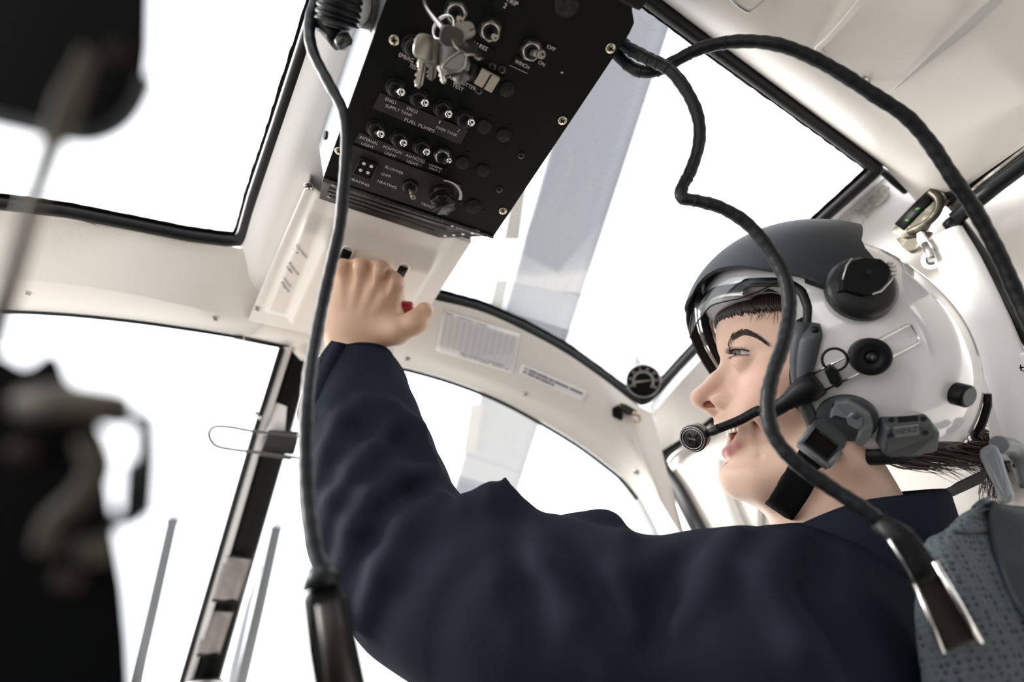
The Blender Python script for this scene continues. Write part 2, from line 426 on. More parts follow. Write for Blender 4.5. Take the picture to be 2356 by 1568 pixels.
groove = MB(); groove.tube([liner(*p, .0) for p in [(2050, 222), (2150, 130), (2300, -5), (2330, -32)]], .0062, 10, flat=((0, 0, 1), .12)); M['groove_shade'] = mat('groove_shade_grey', (.50, .49, .475), .5); obj('groove_shade_strip', groove, M['groove_shade'], ceil)  # flat strip; shade of the recessed channel is put into its grey
clip = MB(); clip.tube([liner(2000, 190, .0), liner(1993, 178, .006), liner(1983, 178, .008), liner(1976, 184, .004)], .0012, 8)
obj('wire_clip', clip, M['steel'], ceil)
sealb = MB(); sealb.tube(catmull([at(*p) for p in [(2016, 384, .665), (2036, 398, .672), (2060, 420, .675), (2084, 440, .68)]], 5), .004, 8); obj('edge_seal', sealb, M['rubber'], ceil)

# ---- right door: top rail and frame, inner panel, seals (plane at x about .68)
X = .68
door_poly = [(1512, 1062), (1600, 985), (1800, 820), (2000, 640), (2110, 560), (2200, 478), (2380, 330), (2500, 260), (2700, 700), (2700, 1500), (2200, 1560), (1800, 1500), (1625, 1235)]
mb = MB(); mb.prism([onx(x, y, X + .02) for x, y in door_poly], (.01, 0, 0)); door = struct('door_1', mb, M['cream_smooth'])
pan = MB(); pan.prism([onx(x, y, X + .02) for x, y in [(1552, 1088), (1580, 1058), (1640, 1020), (1760, 930), (1760, 1280), (1668, 1280), (1615, 1225), (1580, 1150)]], (-.012, 0, 0)); obj('door_panel', pan, M['cream'], door, bevel=.006, seg=3)
ridge = MB(); ridge.tube(catmull([onx(*p, X) for p in [(1650, 1060), (1665, 1130), (1690, 1200), (1720, 1260)]], 6), .012, 12); obj('moulded_rib', ridge, M['cream'], door)
seal = MB(); seal.tube(catmull([onx(*p, X - .002) for p in [(1625, 1250), (1598, 1200), (1560, 1128), (1530, 1085), (1522, 1062), (1540, 1040), (1600, 990), (1680, 925), (1800, 815)]], 6), .0135, 12, flat=((1, 0, 0), .5)); obj('door_seal', seal, M['rubber'], door)
sl2 = MB(); sl2.tube(catmull([onx(*p, X - .006) for p in [(1540, 1064), (1552, 1046), (1600, 1008), (1640, 976)]], 5), .004, 10); obj('worn_edge', sl2, M['steel'], door)
rl = MB(); rl.loft([[onx(x, y, X - .03) for x, y in [(2172, 470), (2260, 398), (2400, 290)]], [onx(x, y, X - .02) for x, y in [(2195, 492), (2285, 420), (2420, 316)]]]); obj('door_rail', rl, M['dark_metal'], door, solid=.012)
M['worn_rail'] = mat('worn_bare_rail', (.16, .145, .12), .35, .8, var=(60, (.42, .40, .36), .45, .7))
rl = MB(); rl.loft([[onx(x, y, X - .035) for x, y in [(2180, 477), (2268, 405), (2408, 297)]], [onx(x, y, X - .033) for x, y in [(2188, 486), (2276, 414), (2414, 308)]]]); obj('rail_track', rl, M['worn_rail'], door, solid=.004)
for pts, r in (([(2180, 456), (2260, 388), (2400, 280)], .006), ([(2196, 504), (2290, 428), (2420, 330)], .008)):
    g = MB(); g.tube([onx(x, y, X - .034) for x, y in pts], r, 8); obj('door_seal', g, M['rubber'], door)
dg_ = MB(); dg_.tube(catmull([onx(*p, X - .025) for p in [(2188, 505), (2215, 540), (2262, 610), (2310, 680), (2356, 748), (2420, 840)]], 6), .0095, 10, flat=((1, 0, 0), .6)); obj('door_seal', dg_, M['rubber'], door)
post = MB(); post.tube(catmull([onx(*p, X - .03) for p in [(2172, 545), (2215, 620), (2262, 720), (2310, 840), (2350, 960), (2400, 1100)]], 6), [.019] * 31, 16, flat=((1, 0, 0), .6)); obj('door_post', post, M['white'], door)
sp = MB(); sp.prism([onx(x, y, X - .02) for x, y in [(2274, 853), (2356, 822), (2440, 795), (2480, 1060), (2300, 1060)]], (-.016, 0, 0)); scp = obj('side_panel', sp, M['white'], door, bevel=.003)
for (px, py) in ((2303, 868), (2350, 846)):
    p = onx(px, py, X - .037); flat_screw(p, np.array([-1., 0, 0]), .0038, scp)

# ---- windscreen panes and centre post
def low(px, py, d): return at(px, py, d)
wl = [bl4, dline([(-420, 1000, .86), (-200, 1010, .87), (0, 1020, .88), (200, 1040, .89), (380, 1060, .90), (480, 1075, .90), (590, 1085, .895)]), dline([(-620, 1700, .88), (-300, 1700, .89), (-80, 1700, .90), (120, 1700, .91), (260, 1700, .92), (330, 1700, .92), (390, 1700, .92)])]
mb = MB(); mb.loft(wl); struct('window_3', mb, M['glass'], solid=.003)
wr = [dline([(700, 815, .80), (800, 830, .81), (862, 838, .822), (960, 856, .827), (1059, 886, .837), (1158, 926, .842), (1256, 979, .852), (1336, 1028, .857), (1395, 1072, .857), (1434, 1104, .852), (1474, 1154, .842), (1513, 1205, .832), (1540, 1254, .822)]),
      dline([(620, 1090, .895), (800, 1110, .92), (950, 1130, .95), (1100, 1160, .96), (1250, 1200, .95), (1350, 1250, .93), (1430, 1310, .91), (1500, 1370, .88)]),
      dline([(480, 1700, .92), (700, 1720, .95), (900, 1740, .98), (1100, 1760, .98), (1250, 1780, .96), (1350, 1800, .94), (1450, 1800, .90), (1550, 1800, .86)])]
mb = MB(); mb.loft(wr); struct('window_4', mb, M['glass'], solid=.003)
mb = MB()
pl = [(656, 800, .790), (592, 1000, .86), (510, 1280, .90), (425, 1568, .915), (380, 1720, .92)]
pr = [(716, 812, .793), (665, 1000, .865), (583, 1280, .905), (500, 1568, .92), (455, 1720, .925)]
mb.loft([[at(*p) for p in pl], [at(*p) for p in pr]]); post = struct('trim_6', mb, M['black_matte'], solid=.02)
# aluminium flange on its left with the black glazing strip
fl = MB(); fl.loft([[at(x - 8, y, d - .004) for x, y, d in pl], [at(x + 16, y, d - .005) for x, y, d in pl]]); obj('flange', fl, M['white'], post, solid=.003)
gs = MB(); gs.tube([at(x - 8, y, d - .006) for x, y, d in pl], .0035, 8); obj('glazing_strip', gs, M['rubber'], post)
bk = MB(); bk.prism([at(*p) for p in [(617, 918, .833), (660, 935, .835), (655, 1000, .85), (600, 1000, .855), (588, 985, .85)]], nrm(ray(620, 950)) * .004); obj('bracket', bk, M['white'], post)
for i, (px, py) in enumerate(((650, 858), (602, 950), (612, 962))):
    p = at(px - 12, py, .82 + .0 * i); flat_screw(p, CAM_O - p, .003, post, slot=False)
# outer pillar seen through the right windscreen edge
pp = MB(); pp.loft([[at(*p) for p in [(1432, 1098, .90), (1470, 1150, .89), (1505, 1215, .88), (1535, 1290, .87)]], [at(*p) for p in [(1420, 1100, .93), (1452, 1150, .92), (1485, 1215, .91), (1512, 1300, .90)]]])
M['grey_plastic'] = mat('grey_plastic', (.23, .24, .24), .5)
struct('trim_7', pp, M['grey_plastic'], solid=.004)
# ================================================================ rest of the cabin round the camera (seen in reflections, shapes the daylight)
M['cabin_grey'] = mat('cabin_lining_grey', (.42, .41, .39), .6, bump=(200, .1))
M['floor_grey'] = mat('dark_floor_mat', (.05, .05, .052), .8, bump=(300, .4))
def slab(name, x0, x1, y0, y1, z0_, z1_, m):
    mb = MB(); c = np.array([(x0 + x1) / 2, (y0 + y1) / 2, CAM_Z + (z0_ + z1_) / 2]); mb.box(c, ((x1 - x0) / 2, 0, 0), (0, (y1 - y0) / 2, 0), (0, 0, (z1_ - z0_) / 2))
    return struct(name, mb, M[m])
slab('floor', -.80, .80, -1.25, .95, -1.16, -1.12, 'floor_grey')
slab('wall_back', -.80, .80, -1.29, -1.25, -1.12, .58, 'cabin_grey')
slab('ceiling_rear', -.80, .80, -1.25, -.30, .58, .61, 'cabin_grey')
# left side: sill, pillars and header round an open door window
mb = MB()
for (y0, y1, a, b) in ((-1.25, .85, -1.12, -.12), (-1.25, -1.05, -.12, .58), (-.35, -.27, -.12, .58), (-1.25, .10, .46, .58), (.52, .60, -.12, .40)):
    mb.box(np.array([-.72, (y0 + y1) / 2, CAM_Z + (a + b) / 2]), (.02, 0, 0), (0, (y1 - y0) / 2, 0), (0, 0, (b - a) / 2))
struct('wall_left', mb, M['cabin_grey'])
# right side behind the pilot's door
mb = MB()
for (y0, y1, a, b) in ((-1.25, -.02, -1.12, -.05), (-1.25, -.95, -.05, .58), (-.50, -.05, -.05, .58), (-1.25, -.02, .44, .58)):
    mb.box(np.array([.76, (y0 + y1) / 2, CAM_Z + (a + b) / 2]), (.02, 0, 0), (0, (y1 - y0) / 2, 0), (0, 0, (b - a) / 2))
struct('wall_right', mb, M['cabin_grey'])
# instrument console and nose below the windscreen
mb = MB(); mb.box(np.array([.0, .88, CAM_Z - .62]), (.70, 0, 0), (0, .16, 0), (0, 0, .40)); struct('wall_front', mb, M['floor_grey'])
slab('ceiling_left', -.80, -.52, -.30, .66, .53, .56, 'cabin_grey')
# ================================================================ overhead switch panel
PZ = .47
def pp_(px, py, dz=0): return onz(px, py, PZ + dz)
EX = np.array([1., 0, 0]); EY = np.array([0, -1., 0]); DN = np.array([0, 0, -1.])
M['panel'] = mat('panel_black_paint', (.0042, .0042, .0044), .5, bump=(700, .2), spec=.13, var=(9, (.007, .007, .007), .45, .7))
M['panel_side'] = mat('panel_grey_metal', (.40, .44, .48), .38, .55, bump=(60, .08))
M['plate'] = mat('label_plate_charcoal', (.030, .026, .028), .5, spec=.25)
M['plug'] = mat('dusty_rubber_plug', (.014, .014, .0135), .75, var=(300, (.035, .035, .033), .5, .7), bump=(400, .5), spec=.2)
M['beige_plastic'] = mat('beige_rocker_plastic', (.42, .37, .30), .45)
M['nut_green'] = mat('oxidised_nut', (.26, .26, .21), .45, .8)
M['knob'] = mat('black_knob', (.009, .008, .0075), .28, spec=.35)
panel = thing('overhead_switchboard', 'black overhead switch panel with rows of toggle switches and white lettering', 'control panel', (.136, .25, CAM_Z + PZ))
z0 = CAM_Z + PZ
fr = [np.array([.047, .368, z0]), np.array([.226, .367, z0]), np.array([.224, .388, z0 + .02]), np.array([.181, .409, z0 + .02]), np.array([.052, .410, z0 + .02])]
face = [np.array([.047, .368, z0]), np.array([.047, -.12, z0]), np.array([.208, -.12, z0]), np.array([.2085, .108, z0]), np.array([.218, .118, z0]), np.array([.2245, .124, z0]), np.array([.226, .132, z0]), np.array([.226, .367, z0])]
mb = MB(); mb.prism(face, (0, 0, .002)); obj('face_plate', mb, M['panel'], panel, bevel=.0008)
top = [p + np.array([0, 0, .05]) for p in face]
for i, p in enumerate(top):
    if p[0] < .1: p[0] = .037
body = MB(); body.add([p + np.array([0, 0, .0021]) for p in face] + top, [tuple(range(8)), tuple(range(8, 16))] + [(i, (i + 1) % 8, 8 + (i + 1) % 8, 8 + i) for i in range(8)])
obj('housing', body, M['panel_side'], panel)
g = MB(); g.add(fr + [p + np.array([0, .0, .009]) for p in fr[2:]] + [fr[0] + np.array([0, 0, .028]), fr[1] + np.array([0, 0, .028])], [(0, 1, 2, 3, 4), (2, 5, 6, 3), (3, 6, 7, 4), (0, 4, 7, 8), (1, 9, 5, 2)])
M['grille'] = mat('worn_grille_metal', (.055, .053, .05), .38, .75, bump=(120, .2), var=(30, (.16, .15, .14), .5, .75))
grille = obj('front_grille', g, M['grille'], panel)
gn = nrm(np.cross(fr[1] - fr[0], fr[4] - fr[0])); gn = gn if gn[2] < 0 else -gn
def ongr(px, py, lift=.0004):
    r = ray(px, py); t = ((fr[0] - CAM_O) @ gn) / (r @ gn); return CAM_O + r * t + gn * lift
def z4(x, y): return 680 + .2551 * x, 180 + .2551 * y
def z3(x, y): return 1000 + .2424 * x, .2424 * y
def z2(x, y): return 680 + .2296 * x, .2296 * y
for a, b in (((300, 990), (1440, 1345)), ((290, 1022), (1345, 1358)), ((300, 1060), (1245, 1368))):
    s_ = MB(); s_.tube([ongr(*z4(*a)), ongr(*z4(*b))], .0018, 8, flat=(gn, .3)); obj('slot', s_, M['black'], grille)
for q in ((1350, 1418), (1427, 1410), (1510, 1402), (1595, 1393), (1412, 1332), (345, 963), (325, 998), (315, 1033), (305, 1067)):
    d_ = MB(); d_.cyl(ongr(*z4(*q), 0), gn, .0017, .0006, 14); obj('rivet', d_, M['chrome'], grille)
zig = MB(); NZ = 90
for i in range(NZ):
    t = (i + .5) / NZ; p = fr[0] * (1 - t) + fr[1] * t; hh = .0012 + .0011 * random.random()
    zig.box(p + np.array([0, .001, -.0008]), (.0007, 0, 0), (0, hh, 0), (0, .0004, .0012))
obj('serrated_edge_strip', zig, M['dark_metal'], panel)
hs = MB(); hs.cyl(np.array([.040, .345, z0 + .032]), (-1, 0, -.2), .0042, .0012, 16); obj('drain_hole', hs, M['black'], panel)
# upper step of the housing at the top right corner of the picture
ub = MB(); ub.prism([onz(x, y, PZ - .012) for x, y in [(1395, -60), (1400, -8), (1472, 28), (1510, -20), (1520, -60)]], (0, 0, .03)); obj('upper_housing', ub, M['black'], panel, bevel=.002)

def plate(quad, m='plate', name='label_plate'):
    p = MB(); p.prism([pp_(x, y, -.0009) for x, y in quad], (0, 0, .0008)); return obj(name, p, M[m], panel, bevel=.0003)
def lett(body, a, b, h, parent, dz=-.0011, m='letter'):
    A, B = pp_(*a, dz), pp_(*b, dz); A[2] = B[2]
    ex = nrm(B - A); w = np.linalg.norm(B - A)
    if len(body) == 1: w = h * (.35 if body == '1' else .62)
    o = text('lettering', body, (A + B) / 2, EX, EY, h / .70, M[m], parent, depth=.0002)
    xs = [v.co.x for v in o.data.vertices]; k = w / (max(xs) - min(xs)); c = (max(xs) + min(xs)) / 2; o_off = root_loc(parent)
    cx = (A[0] + B[0]) / 2 - o_off[0]; sl = (B[1] - A[1]) / max(w, 1e-6)
    for v in o.data.vertices:
        dx = (v.co.x - c) * k; v.co.x = cx + dx; v.co.y += sl * dx
    return o
H = .0031
p1 = plate([(875, 213), (1077, 300), (1059, 333), (858, 249)])
for t, a, b in (('ENG1', (887, 227), (910, 237)), ('SUPPLY TANK', (887, 242), (949, 266)), ('ENG2', (936, 248), (961, 259)), ('FUEL PUMPS', (931, 274), (999, 302)), ('1', (1010, 280), (1013, 282)), ('2', (1052, 299), (1058, 302)), ('MAIN TANK', (1004, 292), (1052, 312))):
    lett(t, a, b, H, p1)
p2 = plate([(827, 304), (980, 365), (972, 385), (816, 327)])
for t, a, b in (('INTERNAL', (828, 315), (870, 331)), ('LIGHT', (832, 329), (860, 340)), ('POSITION', (882, 337), (924, 352)), ('LIGHT', (885, 350), (911, 361)), ('ANTICOLL', (933, 356), (979, 373)), ('LIGHT', (936, 369), (961, 380))):
    lett(t, a, b, H, p2)
p3 = plate([(810, 333), (1062, 426), (1019, 496), (786, 420)])
for t, a, b in (('BLOWER', (887, 383), (928, 399)), ('OFF', (878, 399), (899, 407)), ('HEATING', (869, 416), (912, 432)), ('HEATING', (805, 410), (849, 427)), ('TEMP.', (968, 467), (996, 478))):
    lett(t, a, b, .0030, p3)
M['plate_black'] = mat('label_plate_black', (.006, .006, .0065), .45, spec=.15)
p4 = plate([(981, 371), (1030, 388), (1022, 402), (974, 385)], 'plate_black')
lett('LANDING', (988, 378), (1017, 389), .0021, p4); lett('LIGHT 2', (987, 385), (1012, 395), .0021, p4)
p5 = plate([(1066, 84), (1140, 116), (1132, 133), (1058, 101)], 'plate_black'); lett('GEN RES', (1075, 91), (1121, 114), .0034, p5); lett('2', (1087, 114), (1093, 117), .0034, p5)
p6 = plate([(922, 117), (1000, 153), (988, 178), (909, 143)], 'plate_black'); lett('EMERG. FL', (918, 125), (967, 148), .0034, p6); lett('TEST', (942, 149), (963, 160), .0034, p6)
p7 = plate([(1018, 158), (1100, 196), (1086, 223), (1003, 186)], 'plate_black'); lett('CABLE CUTTER', (1025, 172), (1094, 205), .0032, p7); lett('TEST', (1041, 194), (1066, 207), .0032, p7)
p8 = plate([(1140, -10), (1204, 18), (1190, 38), (1128, 10)], 'plate_black'); lett('TRIP', (1165, -3), (1191, 11), .0036, p8); lett('2', (1159, 12), (1165, 15), .0036, p8)
p9 = plate([(1187, 127), (1226, 146), (1213, 169), (1173, 150)], 'plate_black'); lett('WINCH', (1185, 140), (1217, 156), .0032, p9)
ln = MB(); ln.tube([pp_(1173, 150, -.0011), pp_(1213, 169, -.0011)], .0002, 6); obj('edge_line', ln, M['letter'], p9)
pa = plate([(1257, 98), (1280, 110), (1253, 159), (1231, 147)], 'plate_black'); lett('OFF', (1259, 106), (1277, 115), .0029, pa); lett('ON', (1239, 142), (1253, 150), .0029, pa)

def toggle(nut, tip, tipm='chrome', shaft='black', nutm='dark_metal', r=.0078, reach=.018, tr=.0030, label=None):
    b = pp_(*nut); t = onz(*tip, PZ - reach)
    s_ = MB(); s_.lathe(b + DN * .0002, DN, [(r * 1.12, 0), (r * 1.12, .0007), (r * .9, .0009)], 24)
    sw = obj('toggle_switch', s_, M['black'], panel)
    if label: sw['label'] = label
    h_ = MB(); a0 = random.random()
    hexp = [b + DN * .001 + r * np.array([math.cos(a0 + k * math.pi / 3), math.sin(a0 + k * math.pi / 3), 0]) for k in range(6)]
    h_.prism(hexp, DN * .0028); obj('hex_nut', h_, M[nutm], sw, bevel=.0005)
    rg = MB(); rg.lathe(b + DN * .0038, DN, [(r * .80, 0), (r * .80, .0004), (r * .62, .0006), (r * .60, .0)], 24); obj('washer_ring', rg, M['steel' if nutm != 'dark_metal' else 'dark_metal'], sw)
    bu = MB(); bu.lathe(b + DN * .003, DN, [(r * .66, 0), (r * .66, .0028), (r * .5, .0034), (.0001, .0034)], 20); obj('bushing', bu, M['black'], sw)
    st = b + DN * .005; d = t - st
    lv = MB(); lv.tube([st, st + d * .35, st + d * .72], [tr * .75, tr * .85, tr * 1.0], 14); obj('lever', lv, M[shaft], sw)
    tp = MB(); tp.tube([st + d * .66, st + d * .76, st + d * .92, st + d * .985, st + d], [tr * 1.0, tr * 1.08, tr * 1.12, tr * .95, tr * .55], 16); tp_o = obj('lever_tip', tp, M[tipm], sw)
    c = MB(); c.cyl(st + d * .995, nrm(d), tr * .34, .0004, 10); obj('tip_dot', c, M['black'], sw)
    return sw
for n, t in (((911, 202), (925, 211)), ((964, 226), (980, 236)), ((1019, 250), (1034, 262)), ((1070, 273), (1086, 281)), ((865, 296), (878, 308)), ((919, 318), (930, 328)), ((971, 338), (983, 349))):
    toggle(n, t)
toggle((1018, 356), (1035, 369), nutm='nut_green', tr=.0023, label='toggle switch with greenish oxidised nut')
for n, t in (((1049, 26), (1060, 48)), ((1128, 68), (1140, 88))):
    toggle(n, t, tipm='beige_plastic', tr=.0022, nutm='nut_green', r=.0085)
toggle((953, 107), (966, 118), tipm='brass', nutm='dark_metal', r=.009, tr=.0018)
toggle((1222, 114), (1249, 125), tipm='nut_green', shaft='nut_green', nutm='nut_green', r=.0085, tr=.0032, label='winch toggle switch with bare dull metal lever')
toggle((943, 427), (952, 455), tipm='nut_green', shaft='nut_green', nutm='dark_metal', r=.0082, tr=.0024, label='heating toggle switch with bare metal lever')
def screw(px, py, m, r=.0043):
    p = pp_(px, py, -.0001); s_ = MB(); s_.lathe(p, DN, [(r, -.0008), (r, .0005), (r * .82, .0012), (.0001, .0013)], 24); so = obj('screw', s_, M[m], panel)
    a = random.random(); u = np.array([math.cos(a), math.sin(a), 0]); w = np.array([-u[1], u[0], 0]); k = MB(); c = p + DN * .0013
    k.box(c, u * r * .52, w * r * .14, DN * .0002); k.box(c, w * r * .52, u * r * .14, DN * .0002); obj('cross_slot', k, M['black'], so)
for q in ((907, 92), (1405, 111), (1294, 277), (1157, 485), (781, 347)): screw(*q, 'brass')
for q in ((1199, 358), (1149, 436), (1133, 153), (1102, 208), (1155, 160)): screw(*q, 'dark_metal', .0035)
for (px, py, r) in ((1166, 205, .0068), (1114, 291, .0068), (1159, 311, .0068), (1064, 374, .0066), (1111, 392, .0066), (1088, 475, .0088), (1304, 10, .0095)):
    p = pp_(px, py); s_ = MB(); s_.lathe(p, DN, [(r, -.0005), (r, .0006), (r * .93, .0016), (r * .6, .0026), (.0001, .0030)], 28); obj('blanking_plug', s_, M['plug'], panel)
for (px, py) in ((1127, 269), (1173, 290), (1077, 352), (1122, 372), (1179, 181), (1060, 466), (1114, 486)):
    s_ = MB(); s_.cyl(pp_(px, py, .0), DN, .0019, .0004, 14); obj('pin_hole', s_, M['black'], panel)
# cream rocker with its centre line
rq = [(1110, 160), (1151, 182), (1131, 215), (1090, 193)]
bz = MB(); bz.prism([pp_(x, y, -.002) for x, y in [(1108, 152), (1160, 178), (1136, 220), (1084, 194)]], (0, 0, .002)); bzo = obj('rocker_bezel', bz, M['black'], panel)
q = [onz(x, y, PZ - .005) for x, y in rq]; rk = MB(); rk.prism(q, (0, 0, .004)); ro = obj('rocker', rk, M['beige_plastic'], bzo, bevel=.0009)
m0, m1 = (q[0] + q[1]) / 2, (q[2] + q[3]) / 2; gl_ = MB(); gl_.box((m0 + m1) / 2 + DN * .0001, nrm(q[1] - q[0]) * .0006, (m1 - m0) / 2, DN * .0002); obj('centre_groove', gl_, M['black'], bzo)
# square caution light with four dots
lq = [z4(585, 720), z4(745, 778), z4(683, 912), z4(520, 850)]
cl = MB(); cl.prism([onz(x, y, PZ - .0042) for x, y in lq], (0, 0, .004)); clo = obj('caution_light', cl, M['black'], panel, bevel=.001)
rim = MB(); rim.tube([onz(x, y, PZ - .0042) for x, y in lq], .0007, 8, closed=True); obj('bezel', rim, M['dark_metal'], clo)
for q in ((617, 768), (683, 793), (587, 827), (653, 850)):
    d_ = MB(); d_.cyl(onz(*z4(*q), PZ - .0042), DN, .0017, .0004, 14); obj('light_dot', d_, M['letter'], clo)
# push button beside the keys
pb = pp_(1080, 163); s_ = MB(); s_.lathe(pb, DN, [(.0085, 0), (.0085, .002), (.006, .0028), (.006, .0045), (.0001, .0047)], 24); obj('push_button', s_, M['black'], panel)
# temperature knob with scalloped grip and white range arc
kb = pp_(1017, 446); kt = onz(1019, 475, PZ - .022); kd = nrm(kt - kb)
s_ = MB(); s_.lathe(kb, DN, [(.0125, 0), (.0125, .003), (.0105, .0055), (.0095, .008), (.0092, .010)], 32); ko = obj('rotary_knob', s_, M['knob'], panel)
s_ = MB(); n_ = 48; rows = []
for h_, sc_ in ((.008, .90), (.012, 1.0), (.019, 1.0), (.021, .94), (.0212, .0001)):
    row = []
    for k in range(n_):
        a = 2 * math.pi * k / n_; r = .0118 * sc_ * (1 + .07 * math.cos(8 * a) * (1 if h_ > .011 else .3)); row.append(kb + DN * h_ + (kt - kb - DN * .022) * (h_ / .021) + np.array([math.cos(a) * r, math.sin(a) * r, 0]))
    rows.append(row)
s_.loft(rows, closed=True); obj('scalloped_grip', s_, M['knob'], ko)
ar = MB(); rows = [[], []]; c = pp_(1020, 450, -.0011)
for k in range(25):
    a = math.radians(-112 + 105 * k / 24); w = .0012 + .0022 * k / 24
    for j, r in enumerate((.0185 - w, .0185)):
        rows[j].append(c + np.array([math.cos(a) * r, math.sin(a) * r, 0]))
ar.loft(rows, smooth=False); obj('range_arc', ar, M['letter'], panel, solid=.0002)
# odd scratch
s_ = MB(); s_.box(pp_(1293, 167, -.0002), (.0009, 0, 0), (0, .0006, 0), (0, 0, .0002)); obj('paint_chip', s_, M['letter'], panel)

# ================================================================ cream overhead console with the power levers
FZ = .503
console = thing('overhead_console', 'cream moulded lever console on the roof just ahead of the switch panel', 'console', (.12, .5, CAM_Z + FZ - .02))
def sst(a, b, x): t = np.clip((x - a) / (b - a), 0, 1); return t * t * (3 - 2 * t)
def con_h(x, y):
    tap = .010 * (y - .40) / .2
    a = sst(.046 - tap, .051 - tap, x) * .010 + sst(.060, .078 - tap * .7, x) * .011
    b = 1 - sst(.188, .204, x)
    c = 1 - sst(.604, .622, y)
    rec = .35 + .65 * sst(.435, .465, y + .08 * max(0, x - .12))
    return .0005 + a * b * c * rec
mb = MB(); nx_, ny_ = 90, 70; rows = []
for j in range(ny_ + 1):
    y = .41 + (.645 - .41) * j / ny_; row = []
    for i in range(nx_ + 1):
        xl = .040 - .017 * (y - .377) / .264; xr = .222
        x = xl + (xr - xl) * i / nx_
        z = CAM_Z + FZ - con_h(x, y) - .014 * sst(.628, .645, y) * 0
        row.append(np.array([x, y, z]))
    row = [row[0] + np.array([.001, 0, .02])] + row + [row[-1] + np.array([0, 0, .03])]
    rows.append(row)
rows.append([p + np.array([0, .01, .012]) for p in rows[-1]])
mb.loft(rows); cbody = obj('moulded_cover', mb, M['cream_smooth'], console, solid=.002)
def oncon(px, py, lift=.0004):
    z = FZ - .02
    for _ in range(15):
        p = onz(px, py, z - lift); z = FZ - con_h(p[0], p[1])
    return p
for q in ((710, 428), (591, 710)): flat_screw(oncon(*q), DN, .0048, console)
for (a, b) in (((800, 576), (766, 640)), ((929, 614), (890, 690))):
    pa_, pb_ = oncon(*a, .0015), oncon(*b, .0015)
    s_ = MB(); s_.tube([oncon(a[0] * (1 - t) + b[0] * t, a[1] * (1 - t) + b[1] * t, .0012) for t in np.linspace(0, 1, 9)], .0056, 16, flat=(DN, .2)); obj('lever_slot', s_, M['black'], console)
    d = nrm(pb_ - pa_); n = np.array([d[1], -d[0], 0]); loop = []
    for k in range(13): an = math.pi * k / 12; loop.append(pa_ - .0062 * (math.sin(an) * d + math.cos(an) * n))
    loop = [pb_ - .0062 * n] + loop + [pb_ + .0062 * n]
    s_ = MB(); s_.tube(loop, .0011, 8); obj('slot_rim', s_, M['cream_smooth'], console)
def con_text(body, a, b, h):
    A, B = oncon(*a, .0003), oncon(*b, .0003); ex = nrm(B - A); ey0 = np.array([0, -1., 0]); n = nrm(np.cross(ex, ey0)); ey = nrm(np.cross(n, ex))
    o = text('lettering', body, (A + B) / 2, ex, ey, h / .7, M['ink'], console, depth=.0006)
    return o
HH = .0034
for t, a, b in (('Cortado', (682, 562), (707, 593)), ('Off', (675, 570), (685, 583)), ('Ralenti', (665, 603), (687, 631)), ('Idle', (660, 612), (673, 628)), ('Vuelo', (653, 638), (670, 660)), ('Flight', (648, 648), (666, 671))):
    A, B = oncon(*a), oncon(*b); L = np.linalg.norm(A - B)
    o = con_text(t, a, b, HH)
    xs = np.array([v.co for v in o.data.vertices]); e_ = nrm(B - A); q_ = xs @ e_; c_ = (q_.max() + q_.min()) / 2; k_ = L / (q_.max() - q_.min())
    for v in o.data.vertices:
        d_ = (np.array(v.co) @ e_ - c_) * (k_ - 1); v.co = Vector(np.array(v.co) + e_ * d_)
lever = thing('power_lever', 'red-knobbed power lever gripped by the pilot on the cream console', 'lever', oncon(905, 660) + DN * .02)
s_ = MB(); s_.tube([oncon(900, 668, -.004), onz(905, 705, .455), onz(915, 714, .443)], .0035, 10); obj('lever_arm', s_, M['dark_metal'], lever)
s_ = MB(); a, b = onz(880, 712, .434), onz(951, 716, .434); s_.tube([a, a * .4 + b * .6, a * .08 + b * .92, b], [.0105, .0112, .0110, .0085], 24); obj('knob', s_, M['red'], lever)
s_ = MB(); s_.tube([a * .28 + b * .72, a * .26 + b * .74], [.0115, .0115], 24); obj('knob_ring', s_, M['red'], lever)
# ================================================================ cables
def cable(name, label, pts, r, n=9):
    t = thing(name, label, 'cable', at(*pts[0]))
    P = catmull([at(*p) for p in pts], n); P = resample(P, max(60, len(P)))
    rr = [r * (1 + .035 * math.sin(i * 1.7) + .03 * math.sin(i * .61 + 1)) for i in range(len(P))]
    s_ = MB(); s_.tube(P, rr, 14); obj('cable_jacket', s_, M['cable'], t)
    return t, P
def bands(P, i0, i1, r, par, step=3):
    for i in range(i0, i1, step):
        s_ = MB(); d = nrm(P[i + 1] - P[i]); s_.lathe(P[i], d + np.array([.15, .1, 0]), [(r * .9, 0), (r * 1.07, .0004), (r * 1.07, .0016), (r * .9, .002)], 16); obj('tape_wrap', s_, M['rubber'], par)
RC = .0050
ca, P1 = cable('intercom_cable', 'black cable hanging in front of the cream console down to a dark blurred plug',
   [(760, -60, .46), (728, 0, .455), (712, 60, .45), (720, 120, .445), (755, 190, .44), (790, 260, .435), (797, 340, .43), (790, 440, .425), (780, 530, .42), (757, 630, .41), (735, 730, .395), (717, 830, .375), (706, 930, .355), (703, 1040, .34), (708, 1150, .325), (722, 1250, .31), (745, 1330, .30)], .0043)
plugd = [(735, 1325, .345), (748, 1380, .34), (770, 1480, .335), (800, 1620, .33)]
s_ = MB(); s_.tube([at(*p) for p in [(733, 1300, .302), (742, 1345, .30)]], [.0055, .0105], 16); obj('strain_relief', s_, M['cable'], ca)
pl_ = [at(*p) for p in [(695, 1365, .30), (772, 1328, .30), (800, 1370, .30), (858, 1640, .285), (735, 1660, .275), (710, 1500, .285)]]
s_ = MB(); s_.prism(pl_, nrm(ray(760, 1450)) * .016); obj('plug_body', s_, M['black'], ca, bevel=.004, seg=3)
